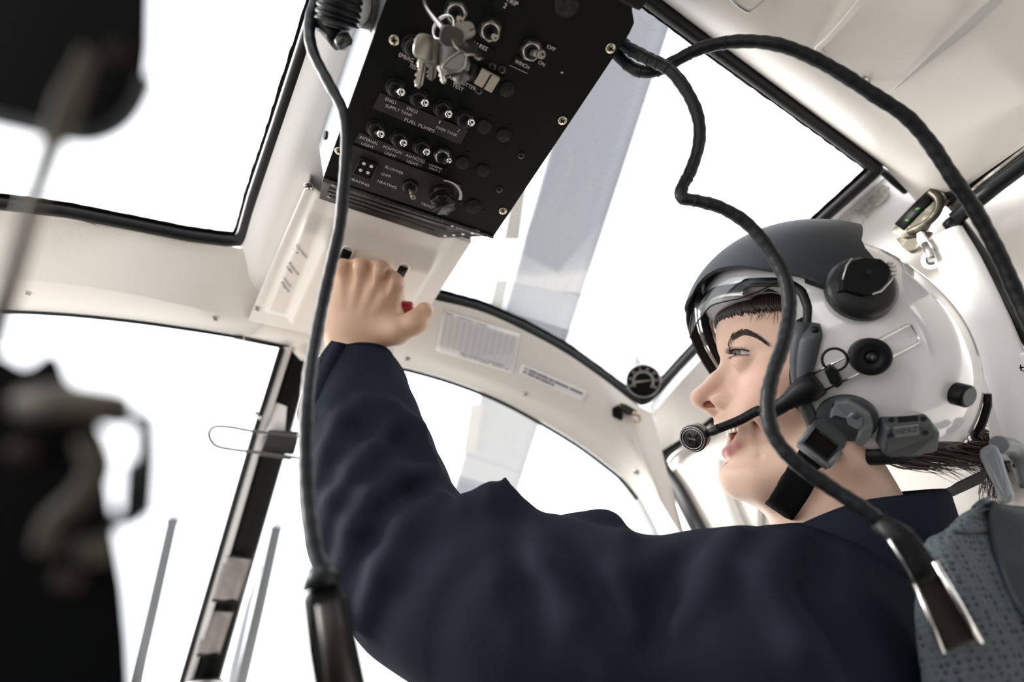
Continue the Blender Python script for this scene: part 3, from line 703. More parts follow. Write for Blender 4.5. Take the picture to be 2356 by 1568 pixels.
M['brown_metal'] = mat('brown_anodised_metal', (.022, .015, .010), .45, .2, spec=.3)
s_ = MB(); s_.tube([at(752, 1385, .292), at(790, 1600, .278)], [.0055, .0065], 12, flat=(ray(760, 1450), .6)); obj('plug_clip', s_, M['brown_metal'], ca)

cb, P2 = cable('intercom_cable', 'black cable curving across the pilot\'s face down to the metal-edged plug',
   [(1425, 85, .50), (1442, 108, .495), (1490, 134, .485), (1540, 160, .475), (1580, 210, .47), (1606, 270, .468), (1608, 330, .468), (1590, 390, .468), (1569, 432, .466), (1570, 455, .464), (1605, 462, .46), (1660, 478, .455), (1720, 515, .45), (1770, 575, .443), (1806, 640, .435), (1816, 710, .428), (1802, 790, .42), (1778, 860, .413), (1766, 930, .406), (1780, 1000, .40), (1830, 1062, .392), (1910, 1120, .383), (1990, 1172, .373), (2060, 1228, .365)], RC)
bands(P2, 4, 26, RC, cb, 4); bands(P2, 66, 84, RC, cb, 4)
# in-line plug with bright metal rails
s_ = MB(); s_.tube([at(*p) for p in [(2020, 1196, .368), (2070, 1235, .362), (2110, 1300, .357), (2135, 1330, .354)]], [.0062, .0088, .0095, .0095], 16, flat=(ray(2080, 1270), .75)); obj('strain_relief', s_, M['black'], cb)
s_ = MB(); s_.prism([at(*p) for p in [(2085, 1325, .356), (2152, 1296, .356), (2258, 1470, .344), (2182, 1502, .344)]], nrm(ray(2160, 1400)) * .012); obj('plug_body', s_, M['brown_metal'], cb, bevel=.002)
for a, b, r, m in (((2146, 1288, .353), (2254, 1472, .341), .0022, 'chrome'), ((2045, 1238, .360), (2106, 1340, .355), .0013, 'steel'), ((2106, 1340, .355), (2168, 1500, .343), .0018, 'steel'), ((2090, 1215, .360), (2146, 1290, .354), .0016, 'black')):
    s_ = MB(); A, B = at(*a), at(*b); s_.tube([A, B], r, 10, flat=(ray(2150, 1390), 2.2)); obj('metal_rail', s_, M[m], cb)
cc, P3 = cable('intercom_cable', 'black cable arching from the switch panel over the roof window and along the ceiling',
   [(1410, 108, .51), (1432, 138, .505), (1466, 162, .50), (1505, 164, .495), (1545, 145, .49), (1610, 112, .48), (1690, 96, .47), (1775, 100, .46), (1850, 124, .455), (1930, 166, .45), (2010, 218, .445), (2085, 268, .44), (2140, 330, .437), (2190, 405, .433), (2235, 470, .43), (2275, 540, .427), (2310, 610, .424), (2345, 690, .42), (2400, 800, .41)], RC * 1.02)
bands(P3, 3, 40, RC * 1.02, cc, 5)

# ================================================================ keys
M['key_metal'] = mat('nickel_key', (.27, .25, .215), .28, .9, bump=(250, .1))
M['fob'] = mat('grey_fob', (.14, .135, .125), .42, .4)
ring = thing('key_ring', 'double steel split ring hanging from a wire hook on the switch panel', 'key ring', at(1018, 62, .43))
s_ = MB(); rc_ = at(1020, 62, .43); e1 = nrm(np.array([.5, -.2, -.85])); e2 = nrm(np.cross(nrm(ray(1020, 62)) + np.array([.35, .2, 0]), e1))
for k in (0, .0014):
    s_.tube([rc_ + .0092 * (math.cos(a) * e1 + math.sin(a) * e2) + k * np.cross(e1, e2) for a in np.linspace(0, 2 * math.pi, 33)[:-1]], .0008, 8, closed=True)
obj('split_ring', s_, M['chrome'], ring)
s_ = MB(); s_.tube(catmull([at(*p) for p in [(970, -40, .44), (977, 0, .437), (984, 20, .435), (1000, 42, .432), (1012, 56, .43), (1018, 64, .429)]], 6), .0020, 10); obj('wire_hook', s_, M['steel'], ring)
def key(a, b, wdir, label, d=.43, bow=.0125, dd=0, notch=True):
    A, B = at(*a, d), at(*b, d + .015 + dd); ax = nrm(B - A); L = np.linalg.norm(B - A); wd = nrm(np.asarray(wdir, float) - ax * (np.asarray(wdir, float) @ ax)); nn = np.cross(ax, wd)
    t = thing('key', label, 'key', A, 'metal keys hanging on the split ring')
    hl = max(.018, L * .42); r = bow * .8; poly = []
    for k in range(20):
        an = math.pi * 2 * k / 20; x = math.cos(an); y = math.sin(an); q = .72
        poly.append(A + ax * (hl * .5 - hl * .5 * abs(x) ** q * (1 if x > 0 else -1)) + wd * r * abs(y) ** q * (1 if y > 0 else -1))
    s_ = MB(); s_.prism(poly, nn * .0020); obj('bow', s_, M['key_metal'], t, bevel=.0005)
    bl = [A + ax * hl * .9 + wd * .0036, A + ax * hl * .9 - wd * .0036]
    n = 7; L2 = L - hl * .9
    for i in range(n):
        bl.append(A + ax * (hl * .9 + L2 * (i + .2) / n) - wd * (.0036 if i == 0 else .0022 + .0016 * ((i * 7919) % 3) / 2))
        bl.append(A + ax * (hl * .9 + L2 * (i + .7) / n) - wd * (.0036 if i == 0 else .0018 + .0016 * ((i * 31) % 2)))
    bl += [A + ax * L + wd * .001, A + ax * (L - .003) + wd * .0036]
    s_ = MB(); s_.prism([p + nn * .0001 for p in bl], nn * .0019); obj('toothed_shank', s_, M['key_metal'], t, bevel=.0003)
    s_ = MB(); s_.box(A + ax * (hl + L2 * .45) + wd * .0012 + nn * .0010, ax * L2 * .42, wd * .0006, nn * .0012); obj('milled_groove', s_, M['dark_metal'], t)
    return t
rx = CAMM[:, 0]
key((982, 78), (958, 202), rx * .8 + ray(980, 90) * .6, 'long key on the far left of the bunch, turned almost edge-on', .425)
key((1000, 88), (990, 184), rx + ray(980, 90) * .3, 'key hanging just right of the long edge-on key', .43)
key((1003, 92), (1024, 192), rx * .7 - ray(980, 90) * .7, 'short key pointing down beside the grey fob, on its left', .434)
key((1046, 84), (1106, 138), rx * .3 + ray(980, 90) * .5 + CAMM[:, 1] * -.5, 'key sticking out to the right of the grey fob', .428, dd=-.012)
key((1038, 78), (1072, 68), CAMM[:, 1], 'small key lying crosswise on top of the bunch', .425, bow=.008, dd=-.014)
key((1012, 76), (1060, 92), CAMM[:, 1] + ray(1000, 90) * .5, 'key folded across the middle under the split ring', .422, bow=.009, dd=-.012)
fobt = thing('key_fob', 'rounded grey metal fob hanging among the keys', 'key fob', at(1045, 100, .425), 'metal keys hanging on the split ring')
A, B = at(1036, 92, .430), at(1050, 168, .440); ax = nrm(B - A); L = np.linalg.norm(B - A)
s_ = MB(); s_.tube([A, A + ax * L * .15, A + ax * L * .5, A + ax * L * .8, B], [.004, .0085, .0105, .0115, .0095], 20, flat=(ray(1040, 130), .62)); obj('fob_body', s_, M['fob'], fobt, angle=50)
tri = [at(*p, .4215) for p in [(1016, 155), (1030, 138), (1052, 122), (1066, 118), (1074, 130), (1070, 152), (1058, 164), (1036, 164)]]
s_ = MB(); s_.prism(tri, nrm(ray(1040, 140)) * .004); obj('fob_plate', s_, M['fob'], fobt, bevel=.0014)
s_ = MB(); s_.tube([p for p in tri], .0007, 8, closed=True); obj('bright_edge', s_, M['key_metal'], fobt)
s_ = MB(); s_.tube([at(1056, 168, .436), at(1064, 186, .44)], [.0055, .0065], 14); obj('fob_tip', s_, M['fob'], fobt)

# ================================================================ vent hose, lamp, clip at the top edge
hose = thing('corrugated_hose', 'black corrugated hose with a valve at its tip beside the switch panel', 'hose', at(790, 40, .45))
hp = catmull([at(*p) for p in [(800, -120, .43), (790, -60, .435), (783, 0, .44), (777, 40, .445), (774, 66, .448)]], 40)
hp = resample(hp, 150); hr = [.0142 + .0022 * abs(math.sin(i * math.pi / 12)) ** .7 for i in range(150)]
for i in range(10): hr[-1 - i] *= (.55 + .045 * i)
s_ = MB(); s_.tube(hp, hr, 28); obj('corrugated_tube', s_, M['rubber'], hose)
s_ = MB(); s_.tube([at(*p) for p in [(728, 52, .455), (745, 62, .455), (765, 75, .455), (785, 92, .455)]], [.0042, .0052, .0075, .009], 14); obj('valve_body', s_, M['black'], hose)
s_ = MB(); s_.cyl(at(731, 53, .455), at(725, 47, .455) - at(745, 62, .455), .0052, .004, 14, .0006); obj('valve_nozzle', s_, M['dark_metal'], hose)
s_ = MB(); v0 = at(786, 86, .448); n_ = 24; d_ = nrm(at(796, 104, .45) - at(784, 82, .45))
s_.lathe(v0, d_, [(.0055, 0), (.0066, .001), (.0066, .006), (.005, .0075), (.0001, .0078)], 24); obj('knurled_cap', s_, M['dark_metal'], hose)
M['lamp_grey'] = mat('charcoal_lamp_metal', (.07, .068, .062), .4, .5)
lamp = thing('cockpit_map_light', 'small black cylindrical map light clamped to the side of the switch panel', 'lamp', at(850, 30, .46))
la = nrm(np.array([-.75, -.1, -.45])); lc = at(868, 28, .465)
s_ = MB(); s_.lathe(lc, la, [(.0128, -.004), (.0145, -.002), (.0145, .014), (.0132, .0155), (.0132, .0135), (.0001, .0135)], 32); obj('lamp_housing', s_, M['lamp_grey'], lamp)
M['mesh_grey'] = mat('fine_metal_mesh', (.05, .05, .05), .6, .5, bump=(1500, 1.0))
s_ = MB(); s_.cyl(lc + la * .0137, la, .0128, .0006, 28); obj('mesh_lens', s_, M['mesh_grey'], lamp)
s_ = MB(); s_.tube([at(868, 62, .462), at(884, 30, .462), at(893, 8, .462)], .0012, 8); obj('lamp_bracket', s_, M['dark_metal'], lamp)
for q in ((864, 70), (888, 14)):
    s_ = MB(); s_.cyl(at(*q, .463), nrm(np.array([-.6, -.1, -.7])), .0024, .005, 14, .0004); obj('thumb_screw', s_, M['brass'], lamp)
pin = thing('wire_safety_clip', 'bent steel wire clip on the upper left edge of the switch panel', 'clip', at(905, 15, .455))
s_ = MB(); s_.tube(catmull([at(*p) for p in [(884, -10, .46), (893, 8, .457), (903, 30, .455), (912, 40, .454), (917, 36, .454), (912, 20, .456), (900, 2, .458), (897, -10, .459)]], 6), .0011, 8); obj('bent_wire', s_, M['steel'], pin)
hook = thing('hanging_wire_loop', 'thin steel wire loop hanging from the ceiling liner at the top edge', 'wire loop', at(1725, 15, .48))
s_ = MB(); s_.tube(catmull([at(*p) for p in [(1650, -45, .465), (1685, 0, .465), (1712, 21, .465), (1724, 25, .465), (1738, 20, .465), (1765, -6, .465), (1800, -50, .465)]], 6), .0014, 10); obj('bent_wire', s_, M['steel'], hook)

# ================================================================ things on the windscreen header
M['print'] = mat('faint_print', (.12, .12, .13), .7)
def placard(label, quad, d, lines, name='placard'):
    # quad: four pixels, depths
    def P(u, v, lift=.0016):
        x = (quad[0][0] * (1 - u) + quad[1][0] * u) * (1 - v) + (quad[3][0] * (1 - u) + quad[2][0] * u) * v
        y = (quad[0][1] * (1 - u) + quad[1][1] * u) * (1 - v) + (quad[3][1] * (1 - u) + quad[2][1] * u) * v
        return cast(mbR, x, y, lift)[0]
    t = thing(name, label, 'placard', P(.5, 1))
    s_ = MB(); s_.loft([[P(u, v, .0012) for u in np.linspace(0, 1, 17)] for v in np.linspace(0, 1, 9)]); obj('paper_sheet', s_, M['paper'], t, solid=.0006)
    lines(P, t); return t
def tab_lines(P, t):
    random.seed(3); s_ = MB(); rows = 12; cols = 12
    for i in range(rows + 1):
        v = .10 + .72 * i / rows; s_.tube([P(u, v) for u in np.linspace(.03, .97, 12)], .00008, 4)
    for j in range(cols + 1):
        u = .03 + .94 * j / cols; s_.tube([P(u, v) for v in np.linspace(.10, .82, 7)], .00008, 4)
    obj('table_rules', s_, M['print'], t)
    s_ = MB()
    for i in range(rows):
        for j in range(cols):
            if j > 12 - max(0, i - 5) * .9 and i > 5: continue
            for k in range(3):
                u = .03 + .94 * (j + .24 + .15 * k + .03 * random.random()) / cols; v = .10 + .72 * (i + .5) / rows
                c = P(u, v); du = P(u + .004, v) - c; dv = P(u, v + .014) - c; s_.box(c, du * .42 + dv * .12, dv * .8, nrm(np.cross(du, dv)) * .00005)
    for (u0, u1, v) in ((.04, .14, .05), (.2, .6, .05), (.3, .88, .87), (.3, .95, .93)):
        n = int((u1 - u0) * 60)
        for k in range(n):
            if random.random() < .2: continue
            c = P(u0 + (u1 - u0) * k / n, v); du = P(u0 + (u1 - u0) * k / n + .005, v) - c; dv = P(u0, v + .013) - P(u0, v); s_.box(c, du, dv, nrm(np.cross(du, dv)) * .00005)
    obj('table_figures', s_, M['print'], t)
def strip_lines(P, t):
    random.seed(4); s_ = MB()
    for v in (.33, .66):
        n = 62 if v < .5 else 34
        for k in range(n):
            if random.random() < .16: continue
            u = .06 + .88 * k / 62; c = P(u, v); du = P(u + .006, v) - c; dv = P(u, v + .09) - c; s_.box(c, du, dv, nrm(np.cross(du, dv)) * .00005)
    obj('printed_lines', s_, M['print'], t)
placard('white printed table of figures stuck on the header beam beside the hand', [(1020, 713), (1197, 768), (1181, 860), (1002, 807)], (.792, .81, .815, .80), tab_lines)
placard('narrow white strip with two printed lines stuck on the header beam', [(1202, 836), (1353, 902), (1343, 926), (1193, 858)], (.82, .835, .838, .822), strip_lines)

gauge = thing('outside_air_thermometer', 'round black thermometer dial with white numbers in the corner of the roof window', 'gauge', at(1480, 876, .855))
gn_ = nrm(CAM_O - at(1480, 876, .86) + np.array([0, .12, -.15])); gc = at(1480, 876, .84)
s_ = MB(); s_.lathe(gc - gn_ * .014, gn_, [(.022, 0), (.0243, .004), (.0243, .0135), (.0232, .0148), (.0222, .0135)], 40); obj('dial_case', s_, M['steel'], gauge)
s_ = MB(); s_.cyl(gc - gn_ * .0008, gn_, .0224, .0012, 40); dial = obj('dial_face', s_, M['black'], gauge)
gx = nrm(CAMM[:, 0] - gn_ * (CAMM[:, 0] @ gn_)); gy = nrm(np.cross(gn_, gx)); g0 = gc + gn_ * .0006
tk = MB()
for k in range(54):
    a = math.radians(-215 + 250 * k / 53) ; d_ = gx * math.cos(a) - gy * math.sin(a); e_ = np.cross(gn_, d_); r0 = .0135 if k % 5 else .0125
    tk.box(g0 + d_ * (r0 + .0155) / 2, d_ * (.0155 - r0) / 2, e_ * .00022, gn_ * .0001)
tk.tube([g0 + .0128 * (gx * math.cos(a) - gy * math.sin(a)) for a in np.radians(np.linspace(-215, 35, 40))], .0003, 6)
obj('scale_marks', tk, M['letter'], dial)
for k, tx in enumerate(('60', '40', '20', '0', '20', '40', '60', '80')):
    a = math.radians(-205 + 230 * k / 7); text('numeral', tx, g0 + .0187 * (gx * math.cos(a) - gy * math.sin(a)), gx, gy, .0044, M['letter'], dial)
s_ = MB(); a = math.radians(-10); d_ = gx * math.cos(a) - gy * math.sin(a); e_ = np.cross(gn_, d_); s_.prism([g0 - d_ * .012 + e_ * .0012, g0 - d_ * .012 - e_ * .0012, g0 + d_ * .0115 - e_ * .0003, g0 + d_ * .0115 + e_ * .0003], gn_ * .0005); obj('pointer', s_, M['beige_plastic'], dial)
s_ = MB(); s_.tube([at(1475, 852, .875), at(1462, 826, .90), at(1451, 802, .925)], [.0058, .0055, .0055], 14); M['pale_metal'] = mat('pale_probe', (.42, .43, .46), .45); obj('probe_stem', s_, M['pale_metal'], gauge)
clp = thing('spring_clip', 'black spring clip screwed to the header beam below the thermometer', 'clip', at(1440, 948, .835))
s_ = MB(); s_.prism([at(*p, .825) for p in [(1408, 938), (1424, 930), (1434, 952), (1431, 968), (1409, 958)]], nrm(ray(1430, 950)) * .008); obj('jaw', s_, M['black'], clp, bevel=.0015)
s_ = MB(); s_.prism([at(*p, .825) for p in [(1426, 926), (1440, 929), (1466, 944), (1462, 956), (1440, 952), (1430, 944)]], nrm(ray(1430, 950)) * .010); obj('spring', s_, M['dark_metal'], clp, bevel=.0015)
s_ = MB(); s_.tube(catmull([at(*p, .823) for p in [(1456, 948), (1470, 956), (1472, 966), (1462, 970), (1456, 964)]], 5), .0024, 8); obj('wing_nut', s_, M['brass'], clp)

# ================================================================ things on and beyond the windscreen
M['dull_wire'] = mat('dull_grey_wire', (.085, .08, .075), .5, .3, spec=.3)
hold = thing('wire_holder', 'bent steel wire loop clamped across the windscreen centre post', 'holder', at(585, 1020, .83))
s_ = MB(); s_.tube(catmull([at(*p) for p in [(700, 1004, .82), (640, 998, .82), (580, 991, .82), (530, 982, .82), (496, 981, .82), (482, 992, .82), (484, 1010, .82), (500, 1026, .82), (540, 1034, .82), (600, 1041, .82), (660, 1049, .82), (720, 1058, .82)]], 8), .0019, 10); obj('wire_loop', s_, M['dull_wire'], hold)
s_ = MB(); s_.prism([at(*p, .838) for p in [(618, 988), (692, 992), (676, 1046), (598, 1038)]], nrm(ray(640, 1020)) * .012); obj('clamp_block', s_, M['dark_metal'], hold, bevel=.002)
s_ = MB(); s_.prism([at(*p, .832) for p in [(600, 1040), (672, 1050), (670, 1058), (598, 1048)]], nrm(ray(640, 1020)) * .012); obj('clamp_lip', s_, M['dull_wire'], hold, bevel=.001)
M['card'] = mat('pinkish_card', (.25, .212, .195), .55, bump=(60, .6), var=(40, (.32, .28, .262), .45, .65))
def card(label, quad, d):
    q = [at(x, y, d) for x, y in quad]; t = thing('taped_card', label, 'card', q[3], 'pinkish cards taped to the windscreen post')
    N = 10; rows = [[(q[0] * (1 - u) + q[1] * u) * (1 - v) + (q[3] * (1 - u) + q[2] * u) * v - nrm(q[0] - CAM_O) * (.0012 * math.sin(9 * u + 4 * v) * u) for u in np.linspace(0, 1, N)] for v in np.linspace(0, 1, N)]
    s_ = MB(); s_.loft(rows); obj('card_sheet', s_, M['card'], t, solid=.0006)
    s_ = MB()
    for i in range(14):
        v = .12 + .76 * i / 13
        a = (q[0] * .88 + q[1] * .12) * (1 - v) + (q[3] * .88 + q[2] * .12) * v; b = (q[0] * .25 + q[1] * .75) * (1 - v) + (q[3] * .25 + q[2] * .75) * v; o_ = -nrm(a - CAM_O) * .0016
        s_.tube([a + o_, b + o_], .0002, 6)
    obj('printed_lines', s_, M['print'], t)
    for f0 in (.0, 1.0):
        A, B = q[0] * (1 - f0) + q[3] * f0, q[1] * (1 - f0) + q[2] * f0; s_ = MB(); s_.tube([A, (A + B) / 2, B], .0022, 8, flat=(ray(530, 1400), .4)); obj('tape_edge', s_, M['black'], t)
card('upper of the two pinkish cards taped to the windscreen post', [(520, 1276), (580, 1283), (546, 1382), (488, 1380)], .896)
card('lower of the two pinkish cards taped to the windscreen post', [(478, 1402), (538, 1404), (505, 1504), (453, 1506)], .905)
comp = thing('compass_case', 'round black case standing at the foot of the windscreen post', 'compass', at(470, 1590, .89))
cc0 = at(470, 1585, .895); s_ = MB(); s_.lathe(cc0, (0, 0, 1), [(.027, -.03), (.029, -.02), (.029, .006), (.026, .011), (.0001, .012)], 32); obj('case', s_, M['black'], comp)
s_ = MB(); s_.lathe(cc0, (0, 0, 1), [(.0295, .0045), (.031, .006), (.0295, .0075)], 32); obj('case_rim', s_, M['steel'], comp)
M['grey_rod'] = mat('grey_weathered_metal', (.075, .076, .08), .5, .3, bump=(80, .3))
r1 = thing('antenna_rod', 'grey metal rod outside the left windscreen, beside the dark equipment mount', 'rod', at(300, 1700, 1.15))
s_ = MB(); s_.tube([at(398, 1196, 1.3), at(352, 1400, 1.22), at(296, 1640, 1.12), at(280, 1720, 1.1)], [.0115, .0115, .0115, .0115], 6); obj('shaft', s_, M['grey_rod'], r1, angle=30)
s_ = MB(); s_.cyl(at(397, 1200, 1.3), at(400, 1188, 1.31) - at(397, 1200, 1.3), .0125, .012, 16, .001); obj('end_cap', s_, M['pale_metal'], r1)
r2 = thing('antenna_rod', 'grey metal rod outside the windscreen just right of the centre post', 'rod', at(540, 1700, 1.15))
s_ = MB(); s_.tube([at(636, 1214, 1.25), at(595, 1400, 1.2), at(543, 1620, 1.14), at(520, 1720, 1.1)], [.0115] * 4, 6); obj('shaft', s_, M['grey_rod'], r2, angle=30)
s_ = MB(); s_.tube([at(600, 1300, 1.24), at(572, 1390, 1.22), at(540, 1530, 1.18), at(520, 1650, 1.15)], [.003, .006, .009, .011], 10); obj('wiper_arm', s_, M['pale_metal'], r2)
s_ = MB(); s_.cyl(at(635, 1218, 1.25), at(639, 1205, 1.26) - at(635, 1218, 1.25), .012, .012, 16, .001); obj('end_cap', s_, M['pale_metal'], r2)

# ================================================================ main rotor outside, above the roof
M['rotor_grey'] = mat('rotor_blade_paint', (.225, .24, .275), .6, bump=(30, .1), spec=.15)
M['rotor_tab'] = mat('rotor_trim_tab', (.30, .295, .285), .6, spec=.15)
HR = 1.55
def ob(x, y, z=HR): return onz(x, y, z)
rot = thing('main_rotor', 'long grey rotor blade passing above the roof window', 'rotor', ob(1400, 350))
def onz2(x, y, z): return onz(x, y, z)
TA, TB = ob(1548, 45, 1.62), ob(1192, 1130, 1.22)
LA, LB = ob(1237, 440, 1.47), ob(1043, 1125, 1.22)
dt_, dl_ = nrm(TB - TA), nrm(LB - LA)
rows = []
for t in np.linspace(0, 1, 12):
    k_ = -2.2 + 4.7 * t; c = TA + dt_ * (k_ + .75); e_ = LA + dl_ * k_; wv = e_ - c; cw = 1.0; row = []
    for (u, h) in ((0, 0), (.25, -.008), (.6, -.014), (.85, -.014), (.97, -.008), (1.0, .004), (.97, .018), (.8, .03), (.5, .025), (.2, .012)):
        row.append(c + wv * u * cw + np.array([0, 0, h]))
    rows.append(row)
s_ = MB(); s_.loft(rows, closed=True); obj('rotor_blade_skin', s_, M['rotor_grey'], rot)
for qd in ([(1188, 402), (1216, 402), (1196, 552), (1158, 552)], [(1140, 645), (1172, 645), (1150, 750), (1116, 750)], [(1082, 930), (1112, 930), (1094, 1040), (1064, 1040)]):
    zz = 1.46 if qd[0][1] < 500 else (1.37 if qd[0][1] < 700 else 1.25)
    s_ = MB(); s_.prism([ob(x, y, zz) for x, y in qd], (0, 0, .006)); obj('trim_tab', s_, M['rotor_tab'], rot)
# ================================================================ implicit surfaces -> one continuous mesh
def sparse_nets(fn, lo, hi, h, NB=14, lip=1.0, wmap=None):
    lo = np.asarray(lo, float); hi = np.asarray(hi, float); B = NB * h
    nb = np.ceil((hi - lo) / B).astype(int)
    I = np.stack(np.meshgrid(*[np.arange(k) for k in nb], indexing='ij'), -1).reshape(-1, 3)
    d = fn(lo + (I + .5) * B); keep = I[np.abs(d) < B * .9 * lip + .004]
    n1 = NB + 1; g = np.stack(np.meshgrid(*[np.arange(n1)] * 3, indexing='ij'), -1)
    G = nb * NB + 2
    cid, cpos, quads = [], [], []
    def gid(a): return (a[..., 0].astype(np.int64) * G[1] + a[..., 1]) * G[2] + a[..., 2]
    for s0 in range(0, len(keep), 60):
        K = keep[s0:s0 + 60]; base = K * NB
        idx = base[:, None, None, None, :] + g[None]
        val = fn((lo + idx.reshape(-1, 3) * h)).reshape(idx.shape[:-1]); ins = val < 0
        c8 = [ins[:, i:NB + i, j:NB + j, k:NB + k] for i in (0, 1) for j in (0, 1) for k in (0, 1)]
        cnt = sum(c.astype(int) for c in c8); act = (cnt > 0) & (cnt < 8)
        b, x, y, z = np.nonzero(act)
        if len(b) == 0: continue
        acc = np.zeros((len(b), 3)); num = np.zeros(len(b))
        for ax in range(3):
            for o1 in (0, 1):
                for o2 in (0, 1):
                    o = [0, 0, 0]; oth = [a for a in range(3) if a != ax]; o[oth[0]] = o1; o[oth[1]] = o2; e = list(o); e[ax] = 1
                    v0 = val[b, x + o[0], y + o[1], z + o[2]]; v1 = val[b, x + e[0], y + e[1], z + e[2]]
                    m = (v0 < 0) != (v1 < 0); t = np.where(m, v0 / np.where(m, v0 - v1, 1), 0)
                    p = np.zeros((len(b), 3)); p += o; p[:, ax] = t; acc[m] += p[m]; num[m] += 1
        cell = base[b] + np.stack([x, y, z], -1); cid.append(gid(cell)); cpos.append(lo + (cell + acc / num[:, None]) * h)
        for ax in range(3):
            sl = [slice(0, NB)] * 3; s2 = list(sl); s2[ax] = slice(1, NB + 1)
            A = ins[(slice(None), *sl)]; C = ins[(slice(None), *s2)]
            b2, x2, y2, z2 = np.nonzero(A != C)
            if len(b2) == 0: continue
            c0 = base[b2] + np.stack([x2, y2, z2], -1); u, w = (ax + 1) % 3, (ax + 2) % 3
            du = np.zeros(3, int); du[u] = 1; dw = np.zeros(3, int); dw[w] = 1
            q = np.stack([gid(c0 - du - dw), gid(c0 - dw), gid(c0), gid(c0 - du)], -1); fl = A[b2, x2, y2, z2]
            q[~fl] = q[~fl][:, ::-1]; quads.append(q)
    cid = np.concatenate(cid); cpos = np.concatenate(cpos); quads = np.concatenate(quads)
    o = np.argsort(cid); cid = cid[o]; cpos = cpos[o]
    k = np.searchsorted(cid, quads); k = np.clip(k, 0, len(cid) - 1); ok = (cid[k] == quads).all(1)
    return cpos, k[ok]
def smin(a, b, k):
    h = np.clip(.5 + .5 * (b - a) / k, 0, 1); return b * (1 - h) + a * h - k * h * (1 - h)
def smax(a, b, k): return -smin(-a, -b, k)
def cap(p, a, b, ra, rb):
    a = np.asarray(a, float); b = np.asarray(b, float); ba = b - a; t = np.clip(((p - a) @ ba) / (ba @ ba), 0, 1)
    return np.linalg.norm(p - a - t[:, None] * ba, axis=1) - (ra + (rb - ra) * t)
def chain(p, pts, rs, k=.006):
    d = None
    for i in range(len(pts) - 1):
        c = cap(p, pts[i], pts[i + 1], rs[i], rs[i + 1]); d = c if d is None else smin(d, c, k)
    return d
def ell(p, c, r, R=None):
    q = p - np.asarray(c, float)
    if R is not None: q = q @ np.asarray(R).T
    r = np.asarray(r, float); k0 = np.linalg.norm(q / r, axis=1); k1 = np.linalg.norm(q / (r * r), axis=1) + 1e-9
    return k0 * (k0 - 1) / k1
def sph(p, c, r): return np.linalg.norm(p - np.asarray(c, float), axis=1) - r
def mesh_from(name, v, f, m, parent, smooth=True, relax=0):
    if relax:
        e = np.concatenate([f[:, [0, 1]], f[:, [1, 2]], f[:, [2, 3]], f[:, [3, 0]]])
        for _ in range(relax):
            s_ = np.zeros_like(v); n = np.zeros(len(v))
            for a, b in ((0, 1), (1, 0)):
                np.add.at(s_, e[:, a], v[e[:, b]]); np.add.at(n, e[:, a], 1)
            v = v * .5 + .5 * s_ / np.maximum(n, 1)[:, None]
    off = root_loc(parent) if parent is not None else np.zeros(3)
    me = bpy.data.meshes.new(name); me.vertices.add(len(v)); me.vertices.foreach_set('co', (v - off).astype(np.float32).ravel())
    me.loops.add(f.size); me.loops.foreach_set('vertex_index', f.astype(np.int32).ravel()); me.polygons.add(len(f))
    me.polygons.foreach_set('loop_start', np.arange(0, f.size, 4, dtype=np.int32)); me.update(calc_edges=True); me.validate()
    me.polygons.foreach_set('use_smooth', [smooth] * len(me.polygons)); me.materials.append(m)
    o = bpy.data.objects.new(name, me); COL.objects.link(o)
    if parent is not None: o.parent = parent
    return o, v

# ---------------------------------------------------------------- head frame: forward, up, left (left = towards the camera)
HO = at(1655, 851, .58)
_c = -nrm(ray(1655, 851)); _f0 = -CAMM[:, 0]; _f0 = nrm(_f0 - _c * (_f0 @ _c)); _u0 = np.cross(_f0, _c); _u0 = _u0 if _u0 @ -CAMM[:, 1] > 0 else -_u0
YAW, ROLL = math.radians(9), math.radians(13)
HL = _c * math.cos(ROLL) + _u0 * math.sin(ROLL); HU = _u0 * math.cos(ROLL) - _c * math.sin(ROLL)
HF = _f0 * math.cos(YAW) + HL * math.sin(YAW); HL = HL * math.cos(YAW) - _f0 * math.sin(YAW)
HF = nrm(HF - HU * (HF @ HU)); HL = nrm(HL - HU * (HL @ HU) - HF * (HL @ HF))
HM = np.array([HF, HU, HL])
def toh(p): return (np.asarray(p) - HO) @ HM.T
def fromh(q): return HO + np.asarray(q, float) @ HM
def hp(px, py, l):                                            # pixel -> head coordinates on the plane l
    r = ray(px, py); t = (l - (CAM_O - HO) @ HL) / (r @ HL); return toh(CAM_O + r * t)
EYE = hp(1720, 822, .0335); EYE[2] = .0310; ER = .0122
MC = hp(1722, 974, .025)
